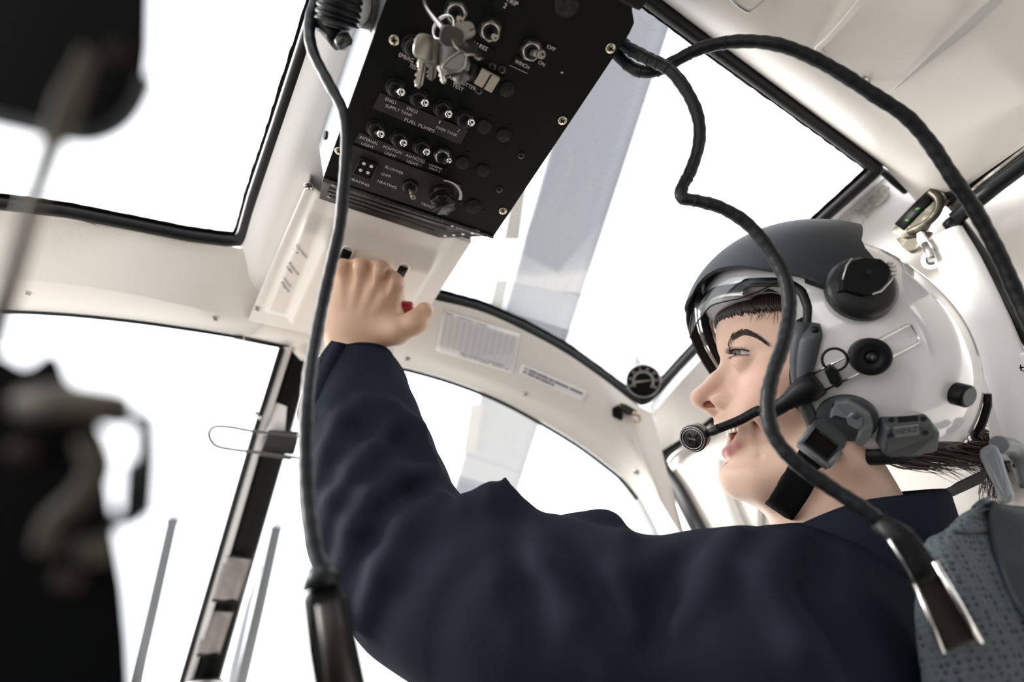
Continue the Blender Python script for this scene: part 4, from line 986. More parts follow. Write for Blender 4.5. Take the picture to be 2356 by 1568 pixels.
def sdf_head(P):
    q = toh(P); s_ = q.copy(); s_[:, 2] = np.abs(q[:, 2])
    d = ell(q, (-.086, .036, 0), (.088, .078, .073))
    d = smin(d, ell(q, (-.066, .020, 0), (.0480, .050, .060)), .02)              # forehead and brow
    d = smin(d, ell(q, (-.058, -.035, 0), (.052, .052, .058)), .02)             # mid face
    d = smin(d, ell(q, (-.040, -.054, 0), (.043, .030, .033)), .016)            # upper jaw
    d = smin(d, ell(q, (-.036, -.098, 0), (.036, .024, .034)), .016)            # lower jaw
    d = smin(d, ell(q, (-.0165, -.105, 0), (.0155, .0150, .017)), .012)          # chin
    d = smin(d, cap(s_, (-.034, -.103, .022), (-.086, -.076, .047), .0165, .016), .018)   # jaw line
    d = smin(d, cap(s_, (-.086, -.076, .047), (-.092, -.02, .058), .016, .014), .02)
    d = smin(d, ell(s_, (-.034, -.030, .036), (.020, .019, .018)), .014)        # cheek pushed up by the smile
    d = smin(d, cap(s_, (-.040, -.012, .044), (-.080, -.006, .060), .013, .012), .014)    # cheekbone
    d = smin(d, cap(s_, (-.0225, .020, .008), (-.031, .024, .036), .0085, .009), .012)     # brow ridge
    d = smin(d, cap(s_, (-.031, .024, .036), (-.050, .012, .052), .009, .008), .012)
    d = smax(d, -ell(s_, (EYE[0] + .0205, EYE[1] + .001, .026), (.010, .0105, .014)), .012)  # eye socket
    # eyeball lids: squinting
    lid = sph(s_, (EYE[0], EYE[1], EYE[2]), ER + .0016)
    al_ = np.degrees(np.arctan2(s_[:, 2] - EYE[2], s_[:, 0] - EYE[0])); tt = (al_ - 20) / 82
    ph = (s_[:, 1] - EYE[1]) - .0012 - .0022 * (1 - tt ** 2) + .0004 * tt
    slot = np.abs(ph) - .0031 * np.sqrt(np.clip(1 - tt ** 2, 0, 1)) + .02 * (np.abs(tt) >= 1)
    lid = smax(lid, -slot, .0012)
    d = smin(d, lid, .0040)
    # nose
    d = smin(d, cap(q, (-.022, .004, 0), (-.0085, -.031, 0), .0105, .0125), .008)
    d = smin(d, ell(s_, (-.0115, -.033, .008), (.013, .010, .011)), .006)
    nb = hp(1630, 873, 0); nt = hp(1609, 915, 0)
    d = smin(d, chain(q, [(-.0140, .010, 0), (nb[0] - .0075, nb[1] - .001, 0), (nt[0] - .001, nt[1] + .001, 0)], [.0075, .0072, .0092], .006), .008)
    d = smin(d, cap(q, (nt[0] - .002, nt[1] - .001, 0), (.006, -.041, 0), .0075, .0055), .005)
    al = hp(1664, 918, .013)
    d = smin(d, ell(s_, (al[0] + .001, al[1] - .001, .0115), (.0098, .0068, .0058)), .008)
    n0, n1 = hp(1626, 933, .0062), hp(1652, 929, .0095)
    d = smax(d, -cap(s_, (n0[0], n0[1] + .0008, .0062), (n1[0], n1[1] + .0012, .0095), .0028, .0034), .0018)
    d = smax(d, -cap(s_, (n1[0] - .002, n1[1] + .002, .009), (n1[0] - .006, n1[1] + .009, .007), .0030, .002), .002)
    # mouth: open smile
    m = ell(s_, (-.016, (-.050 - .079) / 2 + .002, 0), (.0215, .0125, .0270))
    cx = np.clip(s_[:, 2] / .026, 0, 1.2)
    top = -.0575 + .003 * cx ** 2; bot = -.0745 + .0145 * cx ** 1.8
    cav = np.maximum(np.maximum(s_[:, 1] - top, bot - s_[:, 1]), np.maximum(s_[:, 2] - .0245, -.036 - s_[:, 0]))
    up = [(-.0005, -.0525, 0), (-.0035, -.0530, .0095), (-.0105, -.0535, .0180), (MC[0] + .002, MC[1] - .001, .0255)]
    lo = [(-.0065, -.0800, 0), (-.0090, -.0790, .009), (-.0140, -.0725, .0175), (MC[0] + .002, MC[1] - .003, .0255)]
    d = smin(d, chain(s_, up, [.0056, .0050, .0040, .0028], .003), .006)
    d = smax(d, -cav, .0022)
    d = smin(d, chain(s_, lo, [.0058, .0054, .0042, .0028], .003), .004)
    d = smin(d, chain(s_, up, [.0044, .0042, .0034, .0022], .003), .0018)
    d = smax(d, -cap(s_, (al[0] - .013, al[1] - .001, .022), (MC[0] - .0055, MC[1] + .004, .034), .0010, .0016), .008)   # smile fold
    d = smax(d, -cap(s_, (MC[0] - .0055, MC[1] + .004, .034), (MC[0] - .007, MC[1] - .028, .034), .0016, .0008), .007)
    d = smax(d, -cap(s_, (-.0035, -.0925, 0), (-.012, -.0905, .012), .0030, .002), .007)
    # neck
    d = smin(d, chain(q, [(-.088, -.07, .0), (-.100, -.135, 0), (-.125, -.215, -.0)], [.043, .048, .060], .03), .03)
    return d
# ---------------------------------------------------------------- arm and hand (left hand, back towards the camera)
HD = .632
WR = at(812, 806, .640); ELB = at(905, 1330, .515); SHO = at(1700, 1430, .435)
MCPS = dict(pinky=(786, 617, HD + .002), ring=(829, 616, HD - .002), middle=(873, 622, HD - .003), index=(906, 652, HD + .001))
def hand_pts(k):
    x, y, d = MCPS[k]; L = dict(pinky=.8, ring=.95, middle=1.0, index=.95)[k]
    return [at(x, y, d), at(x + 2, y + 4, d + .024 * L), at(x + 8, y + 46, d + .028 * L), at(x + 10, y + 74, d + .018 * L)]
THUMB = [at(860, 772, .640), at(914, 762, .633), at(953, 744, .631), at(977, 715, .635)]
def sdf_hand(P):
    d = chain(P, [ELB, WR], [.040, .0265], .01)
    cn = nrm(CAM_O - WR)
    # flatten the wrist a little, then palm from the metacarpals
    rs = dict(pinky=.0098, ring=.0104, middle=.0108, index=.0108)
    base = dict(pinky=(783, 752), ring=(803, 756), middle=(829, 762), index=(852, 768))
    for k in MCPS:
        b = at(*base[k], .640); m = hand_pts(k)[0]
        d = smin(d, cap(P, b, m - nrm(m - CAM_O) * -.003, .0125, rs[k]), .016)
    for k in MCPS:
        h = hand_pts(k)
        d = smin(d, chain(P, h, [rs[k] * .92, rs[k] * .88, rs[k] * .8, rs[k] * .74], .003), .0042)
        d = smin(d, sph(P, h[0] - nrm(h[0] - CAM_O) * .0022, rs[k] * .86), .005)
        t0 = at(815 + (base[k][0] - 815) * .6, 752, .6330); t1 = h[0] - nrm(h[0] - CAM_O) * (rs[k] * .80)      # tendon
        d = smin(d, cap(P, t0 * .80 + t1 * .20, t1, .0028, .0036), .006)
    d = smin(d, chain(P, THUMB, [.0165, .0145, .0116, .0096], .006), .010)
    d = smin(d, sph(P, THUMB[2], .0122), .006)
    d = smin(d, cap(P, at(893, 690, .642), at(893, 752, .642), .0105, .0125), .014)      # web and first interosseous
    d = smin(d, sph(P, at(798, 775, .637), .0165), .02)
    # valleys between the knuckles
    for a, b in (('pinky', 'ring'), ('ring', 'middle'), ('middle', 'index')):
        m = (np.array(MCPS[a]) + np.array(MCPS[b])) / 2; d = smax(d, -cap(P, at(m[0] + 2, m[1] - 8, m[2] - .006), at(m[0] - 2, m[1] + 34, m[2] - .0105), .0024, .0008), .006)
    # thumb nail bed and wrist creases
    return d
HCEN = fromh((-.075, -.02, 0)); ACEN = (at(812, 740, .64) + ELB) / 2
def near(fn, P, c, r):
    d = np.linalg.norm(P - c, axis=1); m = d < r; out = d - r + .03
    if m.any(): out[m] = fn(P[m])
    return out
def sdf_body(P):
    d = near(sdf_head, P, HCEN, .27); d = np.minimum(d, near(sdf_hand, P, ACEN, .25))
    nk = fromh((-.125, -.215, 0)); d = smin(d, cap(P, nk, SHO, .055, .045), .04); d = smin(d, cap(P, SHO, ELB, .044, .040), .02)
    low = nk + np.array([.03, .02, -.12]); d = smin(d, cap(P, nk, low, .055, .06), .04)
    return d
M['skin'] = mat('skin', (.66, .41, .30), .42, bump=(900, .12), sss=.12, spec=.4)
def attr_color(m, name='tint'):
    nt = m.node_tree; a = nt.nodes.new('ShaderNodeVertexColor'); a.layer_name = name; nt.links.new(a.outputs[0], nt.nodes['Principled BSDF'].inputs['Base Color'])
attr_color(M['skin'])
pilot = thing('person', 'smiling pilot in a dark navy flight suit reaching up with one arm', 'person', at(1900, 1500, .55) + np.array([0, 0, -.12]))
HB = 0.0013 if not globals().get('DEV') else .002
v, f = sparse_nets(sdf_body, np.array([-.02, .12, CAM_Z - .12]), np.array([.62, .66, CAM_Z + .60]), HB, 14, 1.25)
body, v = mesh_from('body', v, f, M['skin'], pilot, relax=1)
# skin tones: lips, blush, paler knuckles
q = toh(v); s_ = q.copy(); s_[:, 2] = np.abs(s_[:, 2])
col = np.tile(np.array([.70, .465, .35]), (len(v), 1))
def blend(w, c): col[:] = col * (1 - w[:, None]) + np.array(c) * w[:, None]
def fall(d, a, b): return np.clip((b - d) / (b - a), 0, 1) ** 1.0
ish = q[:, 1] > -.2
bl = np.exp(-(((s_[:, 0] + .035) / .022) ** 2 + ((s_[:, 1] + .026) / .02) ** 2 + ((s_[:, 2] - .042) / .03) ** 2)); blend(bl * .45 * ish, (.70, .34, .27))
nz_ = np.exp(-np.sum(((q - np.array([.018, -.030, 0])) / .016) ** 2, axis=1)); blend(nz_ * .45, (.68, .32, .26))
up = [(-.0005, -.0525, 0), (-.0035, -.0530, .0095), (-.0105, -.0535, .0180), (MC[0] + .002, MC[1] - .001, .0255)]
lo = [(-.0065, -.0800, 0), (-.0090, -.0790, .009), (-.0140, -.0725, .0175), (MC[0] + .002, MC[1] - .003, .0255)]
lip = np.minimum(chain(s_, up, [.0048, .0044, .0036, .0024], .003), chain(s_, lo, [.0054, .005, .004, .0024], .003)); blend(fall(lip, .0004, .0016) * .85, (.56, .20, .19))
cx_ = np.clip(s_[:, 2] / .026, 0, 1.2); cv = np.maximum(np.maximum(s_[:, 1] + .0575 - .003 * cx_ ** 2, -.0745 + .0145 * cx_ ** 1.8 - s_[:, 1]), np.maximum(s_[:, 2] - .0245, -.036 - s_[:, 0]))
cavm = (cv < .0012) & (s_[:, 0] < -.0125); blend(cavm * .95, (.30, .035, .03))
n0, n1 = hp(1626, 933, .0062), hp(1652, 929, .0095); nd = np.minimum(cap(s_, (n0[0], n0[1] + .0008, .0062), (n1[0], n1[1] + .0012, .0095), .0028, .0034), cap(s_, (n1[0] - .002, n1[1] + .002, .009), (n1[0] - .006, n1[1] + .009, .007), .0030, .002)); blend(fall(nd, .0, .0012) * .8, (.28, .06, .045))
kn = np.zeros(len(v))
for k in MCPS:
    kn = np.maximum(kn, np.exp(-(np.linalg.norm(v - hand_pts(k)[0], axis=1) / .013) ** 2))
blend(kn * .35, (.68, .36, .26))
hw_ = np.clip((.20 - np.linalg.norm(v - at(860, 690, .635), axis=1)) / .06, 0, 1); blend(hw_ * .6, (.52, .325, .20))  # darker lighting of the hand mixed into its skin colour as tan
ca_ = body.data.color_attributes.new('tint', 'FLOAT_COLOR', 'POINT'); ca_.data.foreach_set('color', np.c_[col, np.ones(len(col))].astype(np.float32).ravel())
# nails, eyes, brows, lashes, teeth
M['eye'] = mat('eye_white', (.55, .52, .50), .12, spec=.6)
M['iris'] = mat('hazel_iris', (.16, .15, .12), .12)
M['hair'] = mat('dark_brown_hair', (.028, .016, .010), .42, spec=.5)
M['hair_light'] = mat('brown_hair', (.10, .055, .028), .4, spec=.5)
M['teeth'] = mat('teeth', (.80, .74, .62), .18, spec=.6)
M['tongue'] = mat('tongue', (.50, .07, .05), .3)
M['nail'] = mat('finger_nail', (.72, .46, .38), .22)
for sg in (1, -1):
    ec = np.array([EYE[0], EYE[1], sg * EYE[2]]); e_ = MB(); e_.ellipsoid(fromh(ec), HF * ER, HU * ER, HL * ER, 32, 20); eo = obj('eyeball', e_, M['eye'], pilot)
    gz = nrm(HF * .90 + HU * .14 + HL * (.40 if sg > 0 else .20)); i_ = MB(); i_.lathe(fromh(ec) + gz * (ER - .0021), gz, [(.0060, 0), (.0056, .0014), (.0035, .0024), (.0001, .0028)], 24); io = obj('iris', i_, M['iris'], eo)
    i_ = MB(); i_.lathe(fromh(ec) + gz * (ER + .0003), gz, [(.0024, 0), (.0018, .0004), (.0001, .0006)], 16); obj('pupil', i_, M['black'], eo)
def onhead(q0, dirv):                                         # march from outside to the skin
    p = np.asarray(fromh(q0), float); d = nrm(dirv)
    for _ in range(60):
        s0 = float(sdf_head(p[None])[0]); p = p + d * max(s0, -.002) * .8
        if abs(s0) < 1e-5: break
    return p
random.seed(11)
br = MB()
bp_ = [hp(*q) for q in ((1679, 814, .014), (1682, 798, .020), (1694, 780, .028), (1716, 769, .038), (1741, 774, .047), (1766, 789, .054))]
bp_ = catmull(bp_, 14); nbp = len(bp_)
for i in range(420):
    t = .05 + .95 * random.random() ** .9; k = int(t * (nbp - 2)); b = bp_[k]; tang = nrm(bp_[k + 1] - bp_[k]); wd = .0040 * (1 - t) ** .6 + .0010
    b = b + np.array([0, 1, 0]) * (random.random() - .5) * 2 * wd * .8
    p0 = onhead(b + np.array([.012, 0, .02]), -(HF * .5 + HL * .85)); dr = nrm(fromh(tang) - HO + HU * (.55 * (1 - t) - .15 + .2 * (random.random() - .5)))
    nrm_ = nrm(HF * .5 + HL * .85); L = .0065 * (.8 + .4 * random.random())
    p0 = p0 + nrm_ * .0003
    br.tube([p0 - nrm_ * .0003, p0 + dr * L * .5 + nrm_ * .0006, p0 + dr * L + nrm_ * .0001], [.00018, .00016, .00004], 4)
M['brow'] = mat('dark_brow_hair', (.040, .026, .020), .6)
obj('eyebrow', br, M['brow'], pilot)
ls = MB()
for i in range(64):
    t = i / 63; an_ = math.radians(-30 + 110 * t); tt_ = (math.degrees(an_) - 20) / 82; sq = math.sqrt(max(0, 1 - tt_ ** 2))
    for sgn, L in ((1, .0072), (-1, .0035)):
        if sgn < 0 and i % 3: continue
        y_ = .0012 + .0022 * (1 - tt_ ** 2) - .0004 * tt_ + sgn * .0031 * sq; rr_ = math.sqrt(max((ER + .0014) ** 2 - y_ ** 2, 0))
        c = np.array([EYE[0] + rr_ * math.cos(an_), EYE[1] + y_, EYE[2] + rr_ * math.sin(an_)]); p0 = fromh(c); o_ = nrm(HF * math.cos(an_) + HL * math.sin(an_) * .8 + HF * .25)
        dv = nrm(o_ + HU * (sgn * .12 + .12 * (random.random() - .5))); l_ = L * (.8 + .4 * random.random())
        ls.tube([p0, p0 + dv * l_ * .5 - HU * .0006 * sgn, p0 + dv * l_ + HU * .0006 * sgn], [.00016, .00012, .00003], 4)
obj('eyelashes', ls, M['hair'], pilot)
ll = MB(); lp = []
for i in range(20):
    t = i / 19; l = EYE[2] - .012 + .0235 * t; an_ = math.radians(-40 + 128 * t); tt_ = (math.degrees(an_) - 20) / 82; y_ = .0012 + .0022 * (1 - tt_ ** 2) - .0004 * tt_ + .0031 * math.sqrt(max(0, 1 - tt_ ** 2)) - .0002; rr_ = math.sqrt(max((ER + .0014) ** 2 - y_ ** 2, 0)); lp.append(fromh(np.array([EYE[0] + rr_ * math.cos(an_), EYE[1] + y_, EYE[2] + rr_ * math.sin(an_)])))
ll.tube(lp, .0006, 6); obj('lash_line', ll, M['hair'], pilot)
ll = MB(); lp = []
for i in range(20):
    an_ = math.radians(-38 + 126 * i / 19); tt_ = (math.degrees(an_) - 20) / 82; y_ = .0012 + .0022 * (1 - tt_ ** 2) - .0004 * tt_ - .0031 * math.sqrt(max(0, 1 - tt_ ** 2)) - .0003; rr_ = math.sqrt(max((ER + .0012) ** 2 - y_ ** 2, 0)); lp.append(fromh(np.array([EYE[0] + rr_ * math.cos(an_), EYE[1] + y_, EYE[2] + rr_ * math.sin(an_)])))
ll.tube(lp, .0007, 8); M['lid'] = mat('lower_lid_rim', (.42, .22, .17), .35); obj('lower_lid', ll, M['lid'], pilot)
def tooth(c, w, hgt, out, up_):
    t_ = MB(); rt = nrm(np.cross(up_, out)); rows = []
    for k in range(7):
        z = k / 6; ww = w * (1.0 - .18 * z) * (1 if 0 < k else .85); th = .0024 * (1 - .25 * abs(z - .4)); row = []
        for a in range(12):
            an = 2 * math.pi * a / 12; row.append(fromh(c + up_ * hgt * (z - .0) + rt * ww * .5 * np.sign(math.cos(an)) * abs(math.cos(an)) ** .6 + out * th * np.sign(math.sin(an)) * abs(math.sin(an)) ** .7))
        rows.append(row)
    t_.loft(rows, closed=True); b = len(t_.v) - 84; t_.f += [tuple(b + k for k in range(12))[::-1], tuple(b + 72 + k for k in range(12))]; t_.sm += [True, True]
    return t_
up_t = [MB()]; 
def teeth_row(name, y0, hgt, sgn, fr_, n, wid):
    tm = MB()
    for i in range(n):
        a = (i - (n - 1) / 2) / ((n - 1) / 2) * 1.25
        out = np.array([math.cos(a), 0, math.sin(a)]); c = np.array([fr_ - .024 + .024 * math.cos(a), y0 + .0035 * (1 - math.cos(a)) , .0225 * math.sin(a)])
        t_ = tooth(c, wid * (1.15 if abs(i - (n - 1) / 2) < 1 else .95), hgt * (1.05 if abs(i - (n - 1) / 2) < 1 else .92) * 1.0, out, np.array([0, sgn * 1., 0]))
        b = len(tm.v); tm.v += t_.v; tm.f += [tuple(b + k for k in q) for q in t_.f]; tm.sm += t_.sm
    obj(name, tm, M['teeth'], pilot)
teeth_row('upper_teeth', -.0525, .0105, -1, -.0075, 12, .0072)
teeth_row('lower_teeth', -.0800, .0085, 1, -.0125, 12, .0058)
tg = MB(); tg.ellipsoid(fromh((-.034, -.0735, 0)), HF * .019, HU * .0055, HL * .017, 24, 14); obj('tongue', tg, M['tongue'], pilot)
# ================================================================ flight suit (child of the pilot)
M['navy'] = mat('navy_twill', (.0128, .0162, .0255), .85, bump=(1400, .35), spec=.06, sheen=0)
_nt = M['navy'].node_tree                                     # fine diagonal twill
_w = _nt.nodes.new('ShaderNodeTexWave'); _w.inputs['Scale'].default_value = 420; _w.bands_direction = 'DIAGONAL'
_b = _nt.nodes.new('ShaderNodeBump'); _b.inputs['Strength'].default_value = .08; _b.inputs['Distance'].default_value = .0006
_nt.links.new([n for n in _nt.nodes if n.type == 'TEX_COORD'][0].outputs['Object'], _w.inputs['Vector'])
_ob = [n for n in _nt.nodes if n.type == 'BUMP' and n is not _b][0]
_nt.links.new(_w.outputs['Fac'], _b.inputs['Height']); _nt.links.new(_ob.outputs[0], _b.inputs['Normal']); _nt.links.new(_b.outputs[0], _nt.nodes['Principled BSDF'].inputs['Normal'])
def px3(t): return [at(*p) for p in t]
SLV = [(808, 822, .635, .036), (826, 900, .615, .046), (838, 1000, .585, .0550), (858, 1100, .56, .0605), (884, 1200, .535, .0635), (938, 1290, .51, .0610), (995, 1345, .50, .0640)]
UPR = [(995, 1345, .50, .064), (1085, 1372, .485, .0690), (1230, 1420, .47, .0765), (1400, 1462, .455, .0745), (1560, 1490, .445, .0725), (1720, 1474, .435, .0725)]
SH = [(1720, 1472, .435, .0735), (1860, 1485, .475, .078), (2010, 1420, .54, .080)]
TOR = [(1880, 1490, .48, .080), (1950, 1690, .54, .105), (1980, 1900, .57, .115)]
FAR = [(2010, 1400, .57, .075), (2140, 1350, .70, .070)]
def ch4(P, t, k): return chain(P, px3([q[:3] for q in t]), [q[3] for q in t], k)
# folds: polyline of (x, y, lift towards camera) with radius; raised ridges and pressed valleys
RIDGE = [([(905, 975), (860, 1040), (815, 1090), (775, 1150), (745, 1260)], .009, .020), ([(985, 1085), (920, 1100), (860, 1150), (815, 1215), (790, 1300)], .010, .022), ([(760, 950), (790, 970), (760, 1040), (735, 1110)], .008, .018),
         ([(830, 925), (900, 940), (960, 990), (995, 1070)], .008, .018), ([(770, 1310), (800, 1390), (840, 1440)], .010, .02), ([(1010, 1150), (930, 1220), (880, 1310), (850, 1400)], .011, .026),
         ([(1230, 1200), (1260, 1300), (1330, 1420), (1400, 1540)], .009, .025), ([(1440, 1240), (1420, 1330), (1460, 1440)], .009, .025), ([(1690, 1230), (1640, 1330), (1560, 1440)], .010, .03), ([(1810, 1240), (1760, 1340), (1840, 1480), (1900, 1560)], .010, .03)]
VALL = [([(790, 955), (850, 985), (920, 1000), (985, 1050)], .010, .02), ([(835, 1150), (880, 1120), (960, 1105), (1005, 1130)], .010, .02), ([(800, 1240), (850, 1170), (900, 1150)], .008, .018), ([(740, 1180), (770, 1120), (800, 1060)], .007, .015),
        ([(830, 1330), (850, 1240), (905, 1180)], .010, .02), ([(1180, 1240), (1215, 1350), (1240, 1480)], .010, .025), ([(1330, 1260), (1390, 1360), (1480, 1450)], .010, .025), ([(1580, 1270), (1540, 1380), (1500, 1480)], .012, .03), ([(1900, 1240), (1880, 1360), (1980, 1500)], .010, .03)]
def sdf_suit0(P):
    d = ch4(P, SLV, .02); d = smin(d, ch4(P, UPR, .02), .018); d = smin(d, ch4(P, SH, .03), .03); d = smin(d, ch4(P, TOR, .04), .05); d = smin(d, ch4(P, FAR, .03), .04)
    # folds that stand off the upper arm: pocket flap and the hump of loose cloth
    d = smin(d, chain(P, px3([(1075, 1160, .475), (1130, 1150, .475), (1190, 1180, .472)]), [.010, .012, .010], .01), .02)
    d = smin(d, chain(P, px3([(1160, 1100, .477), (1176, 1145, .474), (1205, 1190, .472)]), [.0014, .006, .008], .004), .006)
    d = smin(d, chain(P, px3([(1265, 1255, .50), (1330, 1236, .50), (1385, 1230, .50), (1412, 1262, .49), (1450, 1300, .48)]), [.009, .017, .019, .013, .010], .01), .010)
    return d
def surf_pt(x, y):
    r = nrm(ray(x, y)); t = .25
    for _ in range(80):
        s0 = float(sdf_suit0((CAM_O + r * t)[None])[0]); t += s0 * .8
        if abs(s0) < 2e-4: break
        if t > 1: return None
    return CAM_O + r * t
def fold_prep(L, lift):
    out = []
    for pts, r, k in L:
        q = [surf_pt(x, y) for x, y in pts]; q = [p for p in q if p is not None]
        if len(q) >= 2: out.append(([p + nrm(p - CAM_O) * lift for p in q], r, k))
    return out
RG, VL = fold_prep(RIDGE, .0052), fold_prep(VALL, -.0085)
def sdf_suit(P):
    d = sdf_suit0(P); m = np.abs(d) < .045; p = P[m]; e = d[m]
    for q, r, k in VL:
        n = len(q); e = smax(e, -chain(p, q, [r * (.55 + .6 * math.sin(math.pi * i / (n - 1))) for i in range(n)], .01), k * .62)
    for q, r, k in RG:
        n = len(q); e = smin(e, chain(p, q, [r * (.45 + .55 * math.sin(math.pi * i / (n - 1))) for i in range(n)], .01), k * .5)
    # soft cloth undulation
    e = e + .0011 * np.sin(p[:, 0] * 95 + 2.2 * np.sin(p[:, 2] * 40)) * np.sin(p[:, 1] * 70 + p[:, 2] * 60)
    d[m] = e
    cuff = (P - at(810, 838, .628)) @ nrm(at(806, 806, .636) - at(822, 900, .612))          # open the sleeve at the cuff
    d = np.maximum(d, cuff)
    d = smax(d, -chain(P, px3([(800, 780, .64), (812, 840, .632)]), [.033, .028], .005), .002)
    d = smax(d, -cap(P, fromh((-.098, -.02, 0)), fromh((-.112, -.155, 0)), .058, .052), .012)     # neck opening
    return d
HS = 0.0030 if not globals().get('DEV') else .005
v, f = sparse_nets(sdf_suit, np.array([-.09, -.12, CAM_Z - .22]), np.array([.72, .66, CAM_Z + .46]), HS, 12, 1.3)
suit, v = mesh_from('flight_suit', v, f, M['navy'], pilot, relax=2)
# cuff tab with its stitched hem, and the hem band of the sleeve
def suitpt(px, py, lift=.001):
    r = nrm(ray(px, py)); t = .3
    for _ in range(120):
        s0 = float(sdf_suit((CAM_O + r * t)[None])[0]); t += s0 * .7
        if abs(s0) < 2e-4 or t > .9: break
    return CAM_O + r * (t - lift)
tab_l = [(762, 783), (740, 812), (712, 862), (690, 920), (684, 960), (700, 985)]; tab_r = [(796, 790), (790, 820), (772, 872), (752, 930), (736, 975), (716, 1000)]
rows = []
for (a, b) in zip(catmull([np.array([x, y, 0.]) for x, y in tab_l], 4), catmull([np.array([x, y, 0.]) for x, y in tab_r], 4)):
    row = []
    for u in np.linspace(0, 1, 9):
        x, y = a[0] * (1 - u) + b[0] * u, a[1] * (1 - u) + b[1] * u; row.append((x, y))
    rows.append(row)
def tabd(x, y): return np.interp(y, [780, 850, 920, 1000], [.588, .572, .553, .541])
R3 = [[at(x, y, tabd(x, y) + .012 * (abs(u - 4) / 4) ** 2) for u, (x, y) in enumerate(row)] for row in rows]
t_ = MB(); t_.loft(R3); obj('cuff_tab', t_, M['navy'], suit, solid=.0028)
st = MB()
for col_ in (1, 7):
    for i in range(len(R3) - 1):
        a, b = R3[i][col_], R3[i + 1][col_]; n_ = -nrm(ray(760, 880)) * .0006
        st.tube([a * .9 + b * .1 + n_, a * .3 + b * .7 + n_], .00035, 5)
obj('stitching', st, M['navy'], suit)
# rolled hem of the sleeve opening
hc = at(810, 838, .628); ha = nrm(hc - at(822, 900, .612)); hu = nrm(np.cross(ha, (0, 0, 1.))); hv = np.cross(ha, hu); hem = []
for a in np.linspace(0, 2 * math.pi, 61)[:-1]:
    d_ = hu * math.cos(a) + hv * math.sin(a); rs_ = np.linspace(.01, .07, 200); vals = sdf_suit0(hc + rs_[:, None] * d_); k = int(np.argmax(vals > 0)); hem.append(hc + d_ * (rs_[k] - .0012) - ha * .0005)
hm = MB(); hm.tube(hem, .0021, 10, closed=True); obj('cuff_hem', hm, M['navy'], suit)
# collar standing round the neck
M['navy_dark'] = M['navy']
cl = MB(); rows = []
cen = fromh((-.112, -.150, 0)); ax_ = nrm(fromh((-.098, -.02, 0)) - cen)
e1 = nrm(HF - ax_ * (HF @ ax_)); e2 = np.cross(ax_, e1)
for h_, rr in ((-.045, .078), (-.02, .070), (.004, .064), (.024, .066), (.030, .069), (.026, .072), (.0, .074), (-.03, .086)):
    row = []
    for k in range(56):
        a = 2 * math.pi * k / 56; fr = math.cos(a); hh = h_ + (.012 * (1 - fr) * .5 - .024 * max(0, fr) ** 2) * (1 if h_ > -.02 else .3); row.append(cen + ax_ * hh + (e1 * math.cos(a) + e2 * math.sin(a)) * rr * (1.03 + .03 * math.sin(3 * a)))
    rows.append(row)
cl.loft(rows, closed=True); obj('collar', cl, M['navy'], suit)
# harness strap over the shoulder
M['webbing'] = mat('dark_harness_webbing', (.02, .019, .022), .75, bump=(700, .6))
sp_ = MB(); sp_.tube(catmull([suitpt(1990, 1215, .004), suitpt(2030, 1190, .006), at(2110, 1160, .52), at(2190, 1128, .535), at(2262, 1095, .545)], 8), .010, 10, flat=((.2, .3, 1), .2)); obj('harness_strap', sp_, M['webbing'], suit)
# ================================================================ helmet
E_SH = (-.0975, .0194, .129, .099, .118, .745); E_CV = (-.0853, .0326, .1219, .1096, .124, .415)
def emat(E, s=0.0):
    cf, cu, rf, ru, rl, an = E; ca, sa = math.cos(an), math.sin(an); rf, ru, rl = rf + s, ru + s, rl + s
    return np.array([cf, cu, 0.]), np.array([[ca / rf, sa / rf, 0], [-sa / ru, ca / ru, 0], [0, 0, 1 / rl]])
def hit(px, py, E, s=0.0):
    c, A = emat(E, s); o = A @ (toh(CAM_O) - c); d = A @ (HM @ ray(px, py)); a = d @ d; b = o @ d; cc = o @ o - 1; D = b * b - a * cc
    t = (-b - math.sqrt(max(D, 0))) / a; q = toh(CAM_O) + (HM @ ray(px, py)) * t
    n = A.T @ (A @ (q - c)); return q, nrm(n)
def hw(px, py, E=E_SH, s=0.0, lift=0.0):
    q, n = hit(px, py, E, s); return fromh(q + n * lift), nrm(n @ HM)
def ell_mb(E, s, nu=96, nv=64):
    c, A = emat(E, s); Ai = np.linalg.inv(A); m = MB(); m.ellipsoid(np.zeros(3), (1, 0, 0), (0, 1, 0), (0, 0, 1), nu, nv)
    m.v = [fromh(c + Ai @ p) for p in m.v]; return m
def temp(mb):
    me = raw_mesh('tmp', mb.v, mb.f); finish(me); o = bpy.data.objects.new('tmp', me); COL.objects.link(o); return o
def cut(base, ops):
    for o, mode in ops:
        md = base.modifiers.new('b', 'BOOLEAN'); md.object = o; md.operation = mode; md.solver = 'EXACT'
    dg = bpy.context.evaluated_depsgraph_get(); me = bpy.data.meshes.new_from_object(base.evaluated_get(dg))
    for o in [base] + [o for o, _ in ops]: bpy.data.objects.remove(o)
    return me
def prism_fu(poly, l0, l1):
    m = MB(); m.prism([fromh((f_, u_, l0)) for f_, u_ in poly], HL * (l1 - l0)); return m
def link_mesh(name, me, m, parent, angle=35):
    off = root_loc(parent); me.transform(Matrix.Translation(Vector(-off))); me.materials.clear(); me.materials.append(m)
    me.polygons.foreach_set('use_smooth', [True] * len(me.polygons)); me.set_sharp_from_angle(angle=math.radians(angle)); me.name = name
    o = bpy.data.objects.new(name, me); COL.objects.link(o); o.parent = parent; return o
M['gloss_white'] = mat('glossy_white_shell', (.72, .71, .70), .12, coat=1.0, spec=.5)
M['cover_grey'] = mat('charcoal_textured_plastic', (.017, .0205, .0255), .5, bump=(1600, .5), spec=.28)
M['boss_black'] = mat('smooth_charcoal_plastic', (.010, .0105, .0115), .38, bump=(900, .12), spec=.3)
